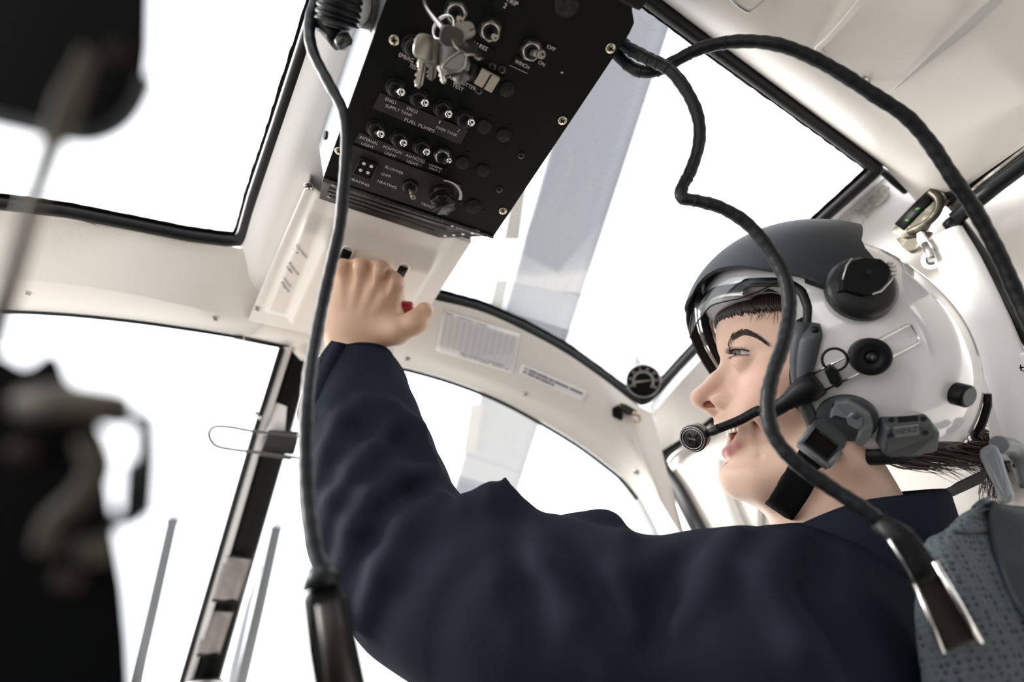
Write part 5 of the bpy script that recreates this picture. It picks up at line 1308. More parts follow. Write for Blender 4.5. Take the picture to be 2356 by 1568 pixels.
M['mid_grey'] = mat('mid_grey_plastic', (.055, .061, .066), .48, bump=(500, .15), spec=.4)
M['light_grey'] = mat('light_grey_plastic', (.15, .157, .165), .45)
M['liner'] = mat('grey_leather_liner', (.33, .325, .315), .55, bump=(300, .5))
M['visor_glass'] = glass_mat('clear_visor', (.95, .955, .96), .022)
M['velcro'] = mat('black_velcro_webbing', (.010, .0092, .009), .95, bump=(900, 1.2), spec=.1)
helmet = thing('flight_helmet', 'glossy white flight helmet with charcoal visor cover worn by the pilot', 'helmet', fromh((-.11, .0, 0)))
fu = lambda x, y, E=E_SH: tuple(hit(x, y, E)[0][:2])
temple = fu(1813, 652)
op = [(.4, .074), (.03, .072), (-.01, .064), fu(1790, 645), fu(1822, 650), fu(1850, 668), fu(1864, 705), fu(1862, 745), fu(1852, 790), fu(1848, 850), fu(1852, 905), fu(1866, 955), fu(1900, 1005), fu(1950, 1040), fu(2000, 1047), fu(2060, 1044), fu(2140, 1016), (-.215, -.060), (-.4, -.060), (-.4, -.5), (.4, -.5)]
me = cut(temp(ell_mb(E_SH, 0)), [(temp(ell_mb(E_SH, -.007, 64, 40)), 'DIFFERENCE'), (temp(prism_fu(op, -.3, .3)), 'DIFFERENCE')])
shell = link_mesh('shell', me, M['gloss_white'], helmet)
# foam and cloth lining, seen from below
me = cut(temp(ell_mb(E_SH, -.0075, 64, 40)), [(temp(ell_mb(E_SH, -.021, 48, 32)), 'DIFFERENCE'), (temp(prism_fu(op, -.3, .3)), 'DIFFERENCE')])
link_mesh('foam_lining', me, M['black_matte'], helmet)
# black rolled edge along the face opening, both sides and over the brow
def edge_curve(s, E=E_SH, sg=1):
    c, A = emat(E, s); out = []
    for f_, u_ in s_path:
        q = np.array([f_, u_, 0]) - c; w = (A[:2, :2] @ q[:2]); l2 = 1 - w @ w
        if l2 > 0: out.append(np.array([f_, u_, sg * math.sqrt(l2) / A[2, 2]]))
    return out
s_path = [tuple(p) for p in resample(np.array(op[2:13]), 60)]
near_e = edge_curve(-.003); cF, AF = emat(E_SH, -.003)
front = [];
fq = np.array(near_e[0]);
for a in np.linspace(1, -1, 25):
    l = near_e[0][2] * a; u_ = .060 + .012 * (1 - a * a); w1 = AF[:2, :2]
    # solve f on the ellipsoid for this l, u
    lo_, hi_ = -.02, .06
    for _ in range(50):
        m_ = (lo_ + hi_) / 2; q = np.array([m_, u_, l]) - cF; val = np.sum((AF @ q) ** 2) - 1
        if val < 0: lo_ = m_
        else: hi_ = m_
    front.append(np.array([lo_, u_, l]))
full = near_e[::-1][:-1] + front + [p * np.array([1, 1, -1]) for p in near_e[1:]]
s_ = MB(); s_.tube([fromh(p) for p in resample(full, 150)], .0042, 12); obj('edge_roll', s_, M['rubber'], helmet)
# second black rim and leather brow liner inside the opening
def inset(k, dz): return [np.array([p[0] - k, p[1] - dz, p[2] * (1 - k * 5)]) for p in front]
s_ = MB(); s_.tube([fromh(p) for p in resample(inset(.004, .004), 60)], .0032, 10); obj('inner_rim', s_, M['steel'], helmet)
# padded roll between the shell edge and the skin, all round the opening
ring_ = [p for p in resample(full, 120) if p[1] > -.045]
def pad(sel, name, m):
    rows = [[], [], [], [], []]
    for p in sel:
        c = np.array([-.075, min(p[1], .05), 0]); q0 = p * np.array([.97, 1, .96]); fr = np.clip((p[0] + .03) / .05, 0, 1)
        q0 = q0 + np.array([0, -.002, 0]) * fr; q1 = q0.copy(); q1[1] = q0[1] * (1 - fr) + .0535 * fr; dirv = nrm(np.array([-.07, q1[1], 0]) - q1); e = toh(onhead(q1, dirv @ HM)) + dirv * .002
        dn_ = np.array([.2 * (1 - fr), -fr, .0]) + .6 * (1 - fr) * np.array([1, 0, 0])
        for k, (t, b_) in enumerate(((0, 0), (.22, .0045), (.55, .0065), (.85, .004), (1, -.003))): rows[k].append(fromh(q0 * (1 - t) + e * t + dn_ * b_))
    mb = MB(); mb.loft(rows); return obj(name, mb, M[m], helmet, solid=.002)
i0 = [i for i, p in enumerate(ring_) if p[1] > .045]
pad(ring_[max(0, i0[0] - 6):i0[-1] + 7], 'brow_liner', 'liner')
pad(ring_[:max(0, i0[0] - 5)], 'ear_cushion', 'black_matte'); pad(ring_[i0[-1] + 6:], 'ear_cushion', 'black_matte')
# visor cover
up_pts = [(1981, 553), (1990, 572), (2006, 590), (2024, 612), (2036, 640)]
lowp = [(1990, 700), (1950, 690), (1920, 675), (1900, 662), (1868, 640), (1817, 628), (1757, 618), (1698, 611), (1650, 619), (1622, 636), (1604, 656), (1590, 682)]
kp = [(.4, .066), (.05, .064)] + [fu(x, y, E_CV) for x, y in lowp[::-1]] + [fu(x, y, E_CV) for x, y in [(2010, 690), (2030, 660)]] + [fu(x, y, E_CV) for x, y in up_pts[::-1]] + [(-.128, .16), (-.12, .4), (.4, .4)]
me = cut(temp(ell_mb(E_CV, .001, 128, 80)), [(temp(ell_mb(E_CV, -.004, 96, 64)), 'DIFFERENCE'), (temp(prism_fu(kp, -.3, .3)), 'INTERSECT')])
cover = link_mesh('visor_cover', me, M['cover_grey'], helmet)
# clear visor peeping out below the cover
vis = [(.4, .08), (.4, .020), (.040, .024), fu(1640, 690, E_CV), fu(1705, 678, E_CV), fu(1750, 662, E_CV), fu(1793, 642, E_CV), (-.05, .075), (-.02, .09)]
me = cut(temp(ell_mb(E_CV, -.0065, 96, 64)), [(temp(ell_mb(E_CV, -.0085, 96, 64)), 'DIFFERENCE'), (temp(prism_fu(vis, -.3, .3)), 'INTERSECT')])
visor = link_mesh('clear_visor', me, M['visor_glass'], helmet)
s_path = resample(np.array(vis[2:7]), 30); vn = edge_curve(-.0075, E_CV); vn = vn[::-1] + [p * np.array([1, 1, -1]) for p in vn]
s_ = MB(); s_.tube([fromh(p) for p in resample(vn, 90)], .0007, 8); obj('visor_edge', s_, M['black'], visor)

def poly_on(name, pts, h, m, parent, E=E_SH, s=0.0, bevel=.0012, lift=-.002, n=None, angle=None):
    P = [hw(x, y, E, s, lift)[0] for x, y in pts]
    if n is None: n = nrm(sum(hw(x, y, E, s)[1] for x, y in pts))
    mb = MB(); mb.prism(P, n * (h - lift)); return obj(name, mb, M[m], parent, bevel=bevel, seg=3)
def disc_on(name, px, py, r, h, m, parent, E=E_SH, s=0.0, n=None, prof=None, seg=40, lift=-.002):
    p, n0 = hw(px, py, E, s, lift); n = n0 if n is None else n
    mb = MB(); mb.lathe(p, n, prof or [(r, 0), (r, h - .001), (r - .001, h), (.0001, h)], seg); return obj(name, mb, M[m], parent), p, n
# the rims of the opening that wrap round the far side of the face
M['tan_edge'] = mat('tan_edge_piping', (.42, .35, .30), .4)
def rim(name, pts, r, m, fl=1.0):
    P = catmull([fromh(hp(*p)) for p in pts], 8); mb = MB(); n = len(P); mb.tube(P, [r * (.55 + .45 * min(1, 3 * i / n)) for i in range(n)], 12, flat=(HL, fl)); return obj(name, mb, M[m], helmet)
rim('visor_rim', [(1598, 668, -.004), (1589, 705, -.014), (1592, 750, -.028), (1612, 805, -.044), (1646, 860, -.056), (1672, 888, -.060)], .0052, 'black', .7)
rim('rim_piping', [(1610, 675, -.010), (1604, 710, -.018), (1609, 755, -.030), (1628, 805, -.044), (1658, 852, -.054)], .0011, 'tan_edge')
rim('inner_visor_rim', [(1626, 680, -.016), (1620, 715, -.022), (1626, 758, -.032), (1643, 804, -.044), (1666, 842, -.052)], .0046, 'black', .7)
rim('rim_piping', [(1640, 684, -.022), (1634, 718, -.026), (1640, 758, -.034), (1655, 798, -.044), (1670, 826, -.050)], .0014, 'tan_edge')
# pivot boss of the cover with its black turn knob
nb_ = hw(1985, 655, E_CV)[1]
bo, bp, bn = disc_on('pivot_boss', 1982, 662, 0, 0, 'boss_black', helmet, E_CV, .001, None, [(.0262, -.004), (.0255, .0015), (.0225, .0045), (.019, .0065), (.0001, .007)], 48, 0)
kpoly = [(1947, 616), (1978, 609), (2012, 613), (2030, 628), (2034, 642), (2028, 662), (2008, 682), (1975, 690), (1950, 684), (1926, 676), (1928, 650), (1938, 630)]
P = [hw(x, y, E_CV, .001, .0058)[0] for x, y in kpoly]; mb = MB(); mb.prism(P, bn * .006); tk = obj('turn_knob', mb, M['black'], bo, bevel=.0015, seg=3)
s_ = MB()
for (x, y) in ((2030, 624), (2035, 631), (2037, 639), (2036, 647)):
    p, n = hw(x, y, E_CV, .001, .0105); s_.box(p, nrm(CAMM[:, 0]) * .0022, CAMM[:, 1] * .0006, n * .0012)
obj('knob_teeth', s_, M['steel'], tk)
s_ = MB(); s_.tube([hw(x, y, E_CV, .001, .0135)[0] for x, y in [(2031, 655), (2026, 664), (2008, 683), (1990, 690)]], .0006, 8); s_.tube([hw(x, y, E_CV, .001, .0135)[0] for x, y in [(1930, 660), (1938, 632), (1948, 618)]], .0005, 8); obj('bright_edge', s_, M['steel'], tk)
p, n = hw(1982, 645, E_CV, .001, .0135); s_ = MB(); s_.cyl(p, n, .0022, .0005, 16); obj('centre_screw', s_, M['boss_black'], tk)
s_ = MB(); s_.prism([hw(x, y, E_CV, .001, .008)[0] for x, y in [(1918, 662), (1936, 660), (1938, 678), (1920, 682)]], bn * .003); obj('finger_grip', s_, M['boss_black'], tk, bevel=.0006)
# cover edge studs near the temple
s_ = MB(); s_.prism([hw(x, y, E_CV, .001)[0] for x, y in [(1850, 642), (1893, 658), (1896, 668), (1852, 652)]], hw(1870, 655, E_CV)[1] * .003); obj('cover_catch', s_, M['black'], cover, bevel=.0006)
# grey ear trim along the front of the ear cup
tl = catmull([np.array([x, y, 0.]) for x, y in [(1850, 738), (1840, 785), (1835, 830), (1838, 868), (1850, 902)]], 6); tr_ = catmull([np.array([x, y, 0.]) for x, y in [(1886, 744), (1893, 770), (1885, 806), (1874, 850), (1858, 900)]], 6)
mb = MB(); rows = []
for i_, (a, b) in enumerate(zip(tl, tr_)):
    e_ = min(1, 4 * min(i_ + .3, len(tl) - .7 - i_) / len(tl)); row = []
    for t in np.linspace(0, 1, 10):
        x, y = a[:2] * (1 - t) + b[:2] * t; row.append(hw(x, y, E_SH, 0, (.0015 + .0075 * (math.sin(math.pi * min(1, max(0, t * .92 + .04))) ** .35 - .25 * t)) * e_)[0])
    rows.append(row)
mb.loft(rows); et = obj('ear_trim', mb, M['mid_grey'], helmet, solid=.002, angle=40)
disc_on('trim_stud', 1877, 759, .0028, .0085, 'black', et)
s_ = MB(); s_.tube([hw(x, y, E_SH, 0, .002)[0] for x, y in [(1846, 742), (1838, 785), (1834, 830), (1838, 872), (1848, 915), (1866, 955), (1892, 990)]], .0055, 12, flat=(hw(1840, 850)[1], .8)); obj('grey_edge', s_, M['mid_grey'], helmet)
# rolled grey bottom edge
s_ = MB(); s_.tube(catmull([hw(x, y, E_SH, 0, .0)[0] for x, y in [(1888, 985), (1920, 1018), (1960, 1040), (2010, 1046), (2060, 1040), (2105, 1026), (2145, 1012)]], 6), [.006] * 5 + [.0085] * 26 + [.006] * 6, 14); obj('ear_cup_edge', s_, M['boss_black'], helmet)

# boom microphone: wire slide, pivot disc, clamp, sleeve, gooseneck, capsule
boom = MB(); W = lambda x, y, l=.006: hw(x, y, E_SH, 0, l)[0]
lp = [W(1868, 858), W(1960, 812), W(2040, 770), W(2078, 751, .004), W(2088, 750, .004), W(2108, 776, .003), W(2106, 788, .003), W(2060, 812, .004), W(1980, 852), W(1890, 896)]
boom.tube(lp, .0010, 8); bm_ = obj('mic_slide_wire', boom, M['chrome'], helmet)
dd, dp, dn = disc_on('pivot_disc', 1995, 818, 0, 0, 'black', helmet, E_SH, 0, None, [(.0132, 0), (.0138, .001), (.0138, .003), (.0128, .0036), (.0128, .0048), (.0140, .0055), (.0140, .0125), (.0132, .0135), (.0045, .0138), (.0045, .0128), (.0001, .0128)], 48, .0005)
s_ = MB(); s_.lathe(dp + dn * .0128, dn, [(.0038, 0), (.0036, .0016), (.0001, .0018)], 24); sc_ = obj('cap_screw', s_, M['black'], dd)
s_ = MB(); c_ = dp + dn * .0147; a1 = nrm(np.cross(dn, HU)); a2 = np.cross(dn, a1); s_.box(c_, a1 * .0017, a2 * .0004, dn * .0002); s_.box(c_, a2 * .0017, a1 * .0004, dn * .0002); obj('cross_slot', s_, M['steel'], sc_)
ck = poly_on('wire_clamp', [(1898, 842), (1912, 832), (1928, 846), (1941, 872), (1928, 883), (1912, 872)], .013, 'black', helmet, lift=.0035, bevel=.0015)
s_ = MB(); rp, rn = hw(1921, 823, E_SH, 0, .010); u1 = nrm(CAMM[:, 0] - rn * (CAMM[:, 0] @ rn)); u2 = np.cross(rn, u1)
s_.tube([rp + .0086 * (math.cos(a) * u1 + math.sin(a) * u2) for a in np.linspace(0, 2 * math.pi, 33)[:-1]], .0011, 8, closed=True); obj('mic_lead_loop', s_, M['black'], helmet)
b0, b1, b2, b3 = W(1888, 872, .008), W(1848, 893, .012), W(1822, 908, .016), W(1788, 926, .020)
s_ = MB(); s_.tube([b0, b0 * .5 + b1 * .5, b1, b1 * .4 + b2 * .6, b2, b2 * .9 + b3 * .1, b3], [.0100, .0112, .0098, .0074, .0062, .0066, .0062], 18, flat=(hw(1850, 890)[1], .8)); sl_ = obj('boom_sleeve', s_, M['black'], helmet)
g0 = b3; gp = catmull([g0 * .7 + b2 * .3, g0, at(1745, 944, .500), at(1702, 966, .521), at(1652, 986, .540)], 20); gp = resample(gp, 110)
s_ = MB(); s_.tube(gp, [.0037 + .0006 * math.sin(i * 2 * math.pi / 4.4) for i in range(110)], 14); obj('gooseneck', s_, M['black'], helmet)
m0, m1 = at(1655, 984, .538), at(1622, 1000, .548)
s_ = MB(); s_.tube([m0, m1], [.0042, .0042], 14); obj('mic_stem', s_, M['dark_metal'], helmet)
ma = nrm(-CAMM[:, 0] * .60 - CAMM[:, 2] * .78 + CAMM[:, 1] * .10); mc = at(1594, 1009, .547)
s_ = MB(); s_.lathe(mc - ma * .015, ma, [(.0095, 0), (.0118, .0015), (.0118, .011), (.0128, .012), (.0128, .0148), (.0118, .0158), (.0001, .0158)], 36); mic = obj('mic_capsule', s_, M['dark_metal'], helmet)
s_ = MB(); s_.lathe(mc - ma * .013, ma, [(.0122, 0), (.0124, .004), (.0124, .009), (.0122, .0095)], 36); obj('mic_collar', s_, M['grey_plastic'] if 'grey_plastic' in M else M['mid_grey'], mic)
s_ = MB(); fx = nrm(CAMM[:, 0] - ma * (CAMM[:, 0] @ ma)); fy = np.cross(ma, fx); fc = mc + ma * .0009
for k in range(3): s_.cyl(fc + fx * (k - 1) * .0022 - fy * .0, ma, .0009, .0006, 10)
obj('sound_holes', s_, M['brass'], mic)
s_ = MB()
for a in (.8, 2.35, 3.9, 5.5): d_ = fx * math.cos(a) + fy * math.sin(a); s_.tube([fc + d_ * .0028, fc + d_ * .0060], .0009, 8)
obj('slots', s_, M['black'], mic)
s_ = MB(); s_.tube([fc + .0092 * (fx * math.cos(a) + fy * math.sin(a)) for a in np.linspace(0, 2 * math.pi, 40)[:-1]], .0005, 6, closed=True); s_.tube([fc + .0112 * (fx * math.cos(a) + fy * math.sin(a)) for a in np.linspace(0, 2 * math.pi, 40)[:-1]], .0004, 6, closed=True); obj('face_rings', s_, M['steel'], mic)

# chin-strap bracket, buckle, strap
br_, _, _ = disc_on('bracket_base', 1948, 962, .022, .004, 'mid_grey', helmet)
lb = poly_on('strap_bracket', [(1912, 930), (1922, 912), (1952, 908), (1972, 920), (2002, 940), (2010, 966), (2004, 990), (1984, 1014), (1966, 1008), (1978, 978), (1950, 950), (1922, 942), (1908, 950)], .009, 'light_grey', helmet, bevel=.0014)
poly_on('centre_catch', [(1945, 944), (1962, 932), (1984, 948), (1984, 964), (1972, 974), (1950, 962)], .0095, 'light_grey', helmet, bevel=.0012)
for (x, y) in ((1925, 927), (1989, 982)): disc_on('bracket_screw', x, y, .0028, .0098, 'black', lb)
disc_on('catch_button', 1967, 943, .0032, .012, 'mid_grey', lb)
bk_n = hw(1930, 985)[1]
Q = [at(x, y, .478) for x, y in [(1905, 955), (1920, 947), (1969, 978), (1951, 1006), (1944, 1030), (1903, 1073), (1838, 1022), (1872, 974)]]
mb = MB(); mb.prism(Q, -bk_n * .006); bkl = obj('buckle', mb, M['mid_grey'], helmet, bevel=.0015, seg=3)
Q2 = [at(x, y, .4755) for x, y in [(1874, 988), (1928, 1028), (1903, 1054), (1852, 1014)]]
mb = MB(); mb.prism(Q2, -bk_n * .003); obj('strap_window', mb, M['velcro'], bkl)
s_ = MB(); s_.tube([at(x, y, .4745) for x, y in [(1838, 1022), (1903, 1073)]], .0028, 10); s_.tube([at(x, y, .4745) for x, y in [(1903, 1073), (1935, 1038)]], .0022, 10); s_.tube([at(x, y, .4745) for x, y in [(1838, 1022), (1870, 980)]], .0022, 10); obj('buckle_rim', s_, M['light_grey'], bkl)
s_ = MB(); s_.tube([at(x, y, .4748) for x, y in [(1884, 992), (1928, 1026)]], .0009, 8); obj('worn_edge', s_, M['brown_metal'] if 'brown_metal' in M else M['brass'], bkl)
def band(name, path, wdirs, w, m, th=.003):
    P = catmull(path, 8); Wd = catmull(wdirs, 8); rows = [[p + nrm(d) * w * (u - .5) for u in np.linspace(0, 1, 6)] for p, d in zip(P, Wd)]
    mb = MB(); mb.loft(rows); return obj(name, mb, M[m], helmet, solid=th)
band('chin_strap', [at(1885, 1040, .483), at(1860, 1085, .492), at(1826, 1130, .502), at(1796, 1158, .515), at(1765, 1168, .545), at(1745, 1150, .58), at(1742, 1120, .61)], [np.array(x) for x in ([CAMM[:, 0] * .75 + CAMM[:, 1] * .6] * 3 + [CAMM[:, 0] * .6 + CAMM[:, 1] * .8] * 2 + [CAMM[:, 0] * .55 + CAMM[:, 1] * .8] * 2)], .030, 'velcro')
band('strap_end', [at(1856, 1075, .483), at(1832, 1120, .486), at(1800, 1168, .495), at(1788, 1178, .51)], [CAMM[:, 0] * .8 + CAMM[:, 1] * .55] * 4, .026, 'velcro')
band('chin_pad', [at(1802, 1112, .520), at(1772, 1122, .530), at(1746, 1140, .540), at(1730, 1150, .552)], [CAMM[:, 1] * .9 + CAMM[:, 0] * .3] * 4, .012, 'liner')
# comms box with its printed tag
cb_ = poly_on('comms_box', [(2022, 957), (2128, 950), (2144, 966), (2138, 1010), (2080, 1022), (2030, 1026), (2012, 1016)], .015, 'mid_grey', helmet, bevel=.0022)
pn = nrm(sum(hw(x, y)[1] for x, y in [(2022, 957), (2144, 966), (2138, 1010), (2012, 1016)]))
def onbox(x, y, l=.0153):
    p0 = hw(2080, 988, E_SH, 0, 0)[0] + pn * l; r = ray(x, y); return CAM_O + r * (((p0 - CAM_O) @ pn) / (r @ pn))
mb = MB(); mb.prism([onbox(x, y) for x, y in [(2056, 982), (2112, 975), (2114, 998), (2058, 1004)]], pn * .0012); lt = obj('tag_plate', mb, M['light_grey'], cb_)
A, B = onbox(2064, 993, .0167), onbox(2107, 987, .0167); ex = nrm(B - A); ey = nrm(np.cross(pn, ex)); text('lettering', 'HZ/LZ', (A + B) / 2, ex, ey, .0062, M['ink'], cb_, sx=.9, depth=.0003)
mb = MB(); mb.prism([onbox(x, y) for x, y in [(2064, 958), (2110, 955), (2112, 966), (2066, 970)]], pn * .001); obj('socket_slot', mb, M['black'], cb_)
for (x, y) in ((2050, 964), (2124, 962), (2048, 1000), (2128, 994)):
    s_ = MB(); s_.cyl(onbox(x, y), pn, .0022, .001, 14); obj('box_screw', s_, M['black'], cb_)
# volume dial and rear lead
dl, p_, n_ = disc_on('volume_dial', 2200, 905, 0, 0, 'black', helmet, E_SH, 0, None, [(.0085, 0), (.0088, .001), (.0088, .0105), (.0078, .0118), (.0001, .012)], 36)
s_ = MB(); s_.cyl(p_ + n_ * .0119, n_, .0068, .0006, 30); obj('dial_cap', s_, M['mid_grey'], dl)
s_ = MB(); s_.tube([W(2268, 905, .001), W(2262, 930, .003), W(2252, 965, .003), W(2240, 1000, .002)], .003, 10); obj('rear_lead', s_, M['black'], helmet)

# ---------------------------------------------------------------- hair: hairline under the brow and loose pony tail
random.seed(5)
hr = MB()
for a in np.linspace(-1, 1, 110):
    th = a * 1.45
    for k in range(4):
        q0 = np.array([-.062 + .075 * math.cos(th), .0500 + .003 * random.random() - .008 * abs(a) ** 2, .070 * math.sin(th)])
        out = nrm(HF * math.cos(th) + HL * math.sin(th)); p0 = onhead(q0, -out)
        L = .004 + .004 * random.random(); dn_ = nrm(-HU * .8 + HL * (.7 * a + .5 * (random.random() - .5)) - HF * .2)
        hr.tube([p0 + HU * (.006 + .007 * abs(a)) + out * .0006, p0 + out * .0020, p0 + dn_ * L * .55 + out * .0014, p0 + dn_ * L + out * .0004], [.0012, .0012, .0008, .0002], 5)
for i in range(26):
    t = random.random(); p0 = onhead(hp(1725 + 85 * t, 712 + 10 * t, .04 + .02 * t), -(HF * .3 + HL)); d1 = nrm(-HU + HF * (.5 - 1.1 * random.random())); L = .006 + .010 * random.random(); o_ = HL * .0008 + HF * .0003; sw_ = HF * (random.random() - .3) * .005
    hr.tube(catmull([p0 + o_ + HU * .004, p0 + d1 * L * .5 + o_ + sw_ * .4, p0 + d1 * L + o_ * .8 + sw_], 4), [.00018] * 7 + [.00012, .00004], 4)
for i in range(30):                                           # wisps in front of the ear
    p0 = onhead(hp(1826 + 14 * random.random(), 780 + 60 * random.random(), .062), -HL); L = .05 + .03 * random.random(); o_ = HL * .0012; d1 = nrm(-HU + HF * (-.25 + .2 * random.random()))
    hr.tube([p0 + o_, p0 + d1 * L * .5 + o_ + HF * .003 * random.random(), p0 + d1 * L + o_], [.0004, .0004, .0001], 5)
obj('hair', hr, M['hair'], pilot)
pt = MB(); pc = MB()
for i in range(260):
    x0, y0 = 1990 + 250 * random.random(), 1046 + 8 * random.random(); d0 = .545 + .05 * random.random(); e0 = random.random()
    a = at(x0, y0 + 4 - (x0 - 1990) * .14, d0); b = at(x0 + 60 + 80 * e0, y0 + 14 + 18 * random.random() - (x0 - 1990) * .16, d0 + .01); c = at(x0 + 120 + 110 * e0, y0 + 20 + 70 * random.random() * e0 - (x0 - 1990) * .1, d0 + .02)
    (pt if i % 3 else pc).tube(catmull([a, b, c], 5), [.0010 * (1 - .9 * k / 10) for k in range(11)], 5)
for i in range(150):
    x0, y0 = 2225 + 40 * random.random(), 985 + 60 * random.random(); d0 = .57 + .03 * random.random()
    P = [at(x0, y0, d0), at(x0 + 25 + 20 * random.random(), y0 + 10 + 40 * random.random(), d0), at(x0 + 20 + 55 * random.random(), y0 + 60 + 60 * random.random(), d0), at(x0 + 15 + 70 * random.random(), y0 + 100 + 70 * random.random(), d0)]
    (pt if i % 2 else pc).tube(catmull(P, 5), [.0007 * (1 - .85 * k / 15) for k in range(16)], 5)
for i in range(14):
    x0, y0 = 2235 + 20 * random.random(), 975 + 20 * random.random(); P = [at(x0, y0, .575), at(x0 + 40, y0 + 4 + 24 * random.random(), .57), at(x0 + 80 + 40 * random.random(), y0 + 4 + 30 * random.random(), .565)]
    pc.tube(catmull(P, 6), .00035, 5)
obj('pony_tail', pt, M['hair'], pilot); obj('loose_strands', pc, M['hair_light'], pilot)
# ================================================================ seat headrest behind the pilot's shoulder
M['mesh_cloth'] = mat('grey_blue_mesh_cloth', (.085, .105, .115), .8)
_nt = M['mesh_cloth'].node_tree; _tc = _nt.nodes.new('ShaderNodeTexCoord')
_mp = _nt.nodes.new('ShaderNodeMapping'); _mp.inputs['Scale'].default_value = (1, 1, 1)
_v = _nt.nodes.new('ShaderNodeTexVoronoi'); _v.inputs['Scale'].default_value = 240; _v.inputs['Randomness'].default_value = .35
_r = _nt.nodes.new('ShaderNodeValToRGB'); _r.color_ramp.elements[0].position = .18; _r.color_ramp.elements[0].color = (.010, .014, .017, 1); _r.color_ramp.elements[1].position = .42; _r.color_ramp.elements[1].color = (.075, .095, .105, 1)
_bp = _nt.nodes.new('ShaderNodeBump'); _bp.inputs['Strength'].default_value = .7; _bp.inputs['Distance'].default_value = .002
_nt.links.new(_tc.outputs['Object'], _v.inputs['Vector']); _nt.links.new(_v.outputs['Distance'], _r.inputs[0]); _nt.links.new(_r.outputs[0], _nt.nodes['Principled BSDF'].inputs['Base Color'])
_nt.links.new(_v.outputs['Distance'], _bp.inputs['Height']); _nt.links.new(_bp.outputs[0], _nt.nodes['Principled BSDF'].inputs['Normal'])
M['seat_navy'] = mat('dark_seat_vinyl', (.010, .014, .018), .55, bump=(300, .2))
seat = thing('pilot_seat', 'grey-blue mesh-covered seat back at the lower right corner behind the pilot', 'seat', at(2260, 1600, .42) + np.array([0, 0, -.05]))
L_ = [(2262, 1160, .425), (2215, 1180, .420), (2172, 1220, .412), (2128, 1246, .405), (2112, 1330, .395), (2104, 1408, .388), (2112, 1500, .380), (2126, 1600, .372), (2140, 1720, .365)]
R_ = [(2285, 1150, .430), (2270, 1172, .420), (2276, 1220, .408), (2284, 1262, .398), (2300, 1300, .388), (2318, 1345, .380), (2344, 1395, .372), (2400, 1480, .362), (2480, 1600, .352)]
Lc = resample(catmull([at(*p) for p in L_], 6), 40); Rc = resample(catmull([at(*p) for p in R_], 6), 40)
rows = []
for a, b in zip(Lc, Rc):
    n = -nrm(a - CAM_O); rows.append([a + nrm(a - CAM_O) * .02, a + nrm(a - CAM_O) * .012] + [a * (1 - t) + b * t + n * .014 * math.sin(math.pi * min(1, t + .12)) ** .8 for t in np.linspace(0, 1, 14)])
mb = MB(); mb.loft(rows); obj('mesh_cover', mb, M['mesh_cloth'], seat, solid=.004)
# double seam along the top of the cover
sm = MB(); sm.tube([r[5] * .75 + r[8] * .25 - nrm(r[5] - CAM_O) * .0012 for r in rows[9:11]] + [rows[10][k] - nrm(rows[10][k] - CAM_O) * .0010 for k in range(6, 16)], .0010, 8); obj('cover_seam', sm, M['seat_navy'], seat)
dp_ = [(2262, 1160, .423), (2356, 1150, .430), (2480, 1140, .44), (2600, 1400, .40), (2560, 1700, .36)]
rows2 = []
Rr = resample(catmull([at(*p) for p in [(2300, 1158, .43), (2420, 1180, .42), (2520, 1280, .40), (2580, 1450, .38), (2620, 1650, .36)]], 6), 40)
for a, b in zip(Rc, Rr):
    rows2.append([a - nrm(a - CAM_O) * .003] + [a * (1 - t) + b * t - nrm(a - CAM_O) * (.003 + .008 * math.sin(math.pi * t)) for t in np.linspace(.08, 1, 10)])
mb = MB(); mb.loft(rows2); obj('side_bolster', mb, M['seat_navy'], seat, solid=.006)
M['guide_grey'] = mat('grey_moulded_plastic', (.15, .16, .175), .4)
guide = thing('harness_guide', 'grey plastic harness guide loop on top of the mesh seat back', 'harness guide', at(2300, 1150, .44))
gp_ = [at(*p) for p in [(2250, 1040, .452), (2266, 1024, .452), (2292, 1020, .452), (2306, 1050, .448), (2318, 1090, .443), (2336, 1140, .436), (2330, 1156, .433), (2302, 1164, .433), (2288, 1120, .440), (2268, 1080, .446)]]
mb = MB(); mb.prism(gp_, nrm(ray(2290, 1090)) * .012); obj('guide_bar', mb, M['guide_grey'], guide, bevel=.004, seg=4)
mb = MB(); mb.tube(catmull([at(*p) for p in [(2296, 1022, .465), (2330, 1030, .47), (2352, 1060, .47), (2372, 1120, .465)]], 6), .007, 12); obj('rear_arm', mb, M['guide_grey'], guide)
mb = MB(); mb.prism([at(*p, .47) for p in [(2325, 1066), (2350, 1058), (2362, 1078), (2340, 1086)]], nrm(ray(2340, 1070)) * .01); obj('release_tab', mb, M['black'], guide, bevel=.002)

# ================================================================ door latch hardware
lat = thing('door_latch', 'worn dark metal door latch with spring pin above the helmet', 'latch', onx(2115, 520, .64))
lx = .640
mb = MB(); mb.prism([onx(x, y, lx) for x, y in [(2048, 532), (2066, 512), (2110, 462), (2152, 425), (2168, 430), (2180, 452), (2150, 484), (2132, 512), (2112, 541), (2076, 548)]], (.010, 0, 0)); M['latch_metal'] = mat('greasy_worn_metal', (.085, .075, .055), .32, .75, var=(70, (.30, .27, .21), .5, .68)); obj('latch_plate', mb, M['latch_metal'], lat, bevel=.002)
mb = MB(); mb.tube(catmull([onx(*p, lx - .004) for p in [(2140, 440), (2158, 456), (2160, 478), (2145, 502), (2118, 522), (2090, 534)]], 6), .0042, 12); obj('latch_lip', mb, M['latch_metal'], lat)
mb = MB(); mb.tube([onx(*p, lx - .001) for p in [(2068, 522), (2108, 480), (2142, 448)]], .0075, 12, flat=((1, 0, 0), .25)); obj('latch_slot', mb, M['black'], lat)
M['green_mark'] = mat('green_inspection_paint', (.06, .28, .04), .5)
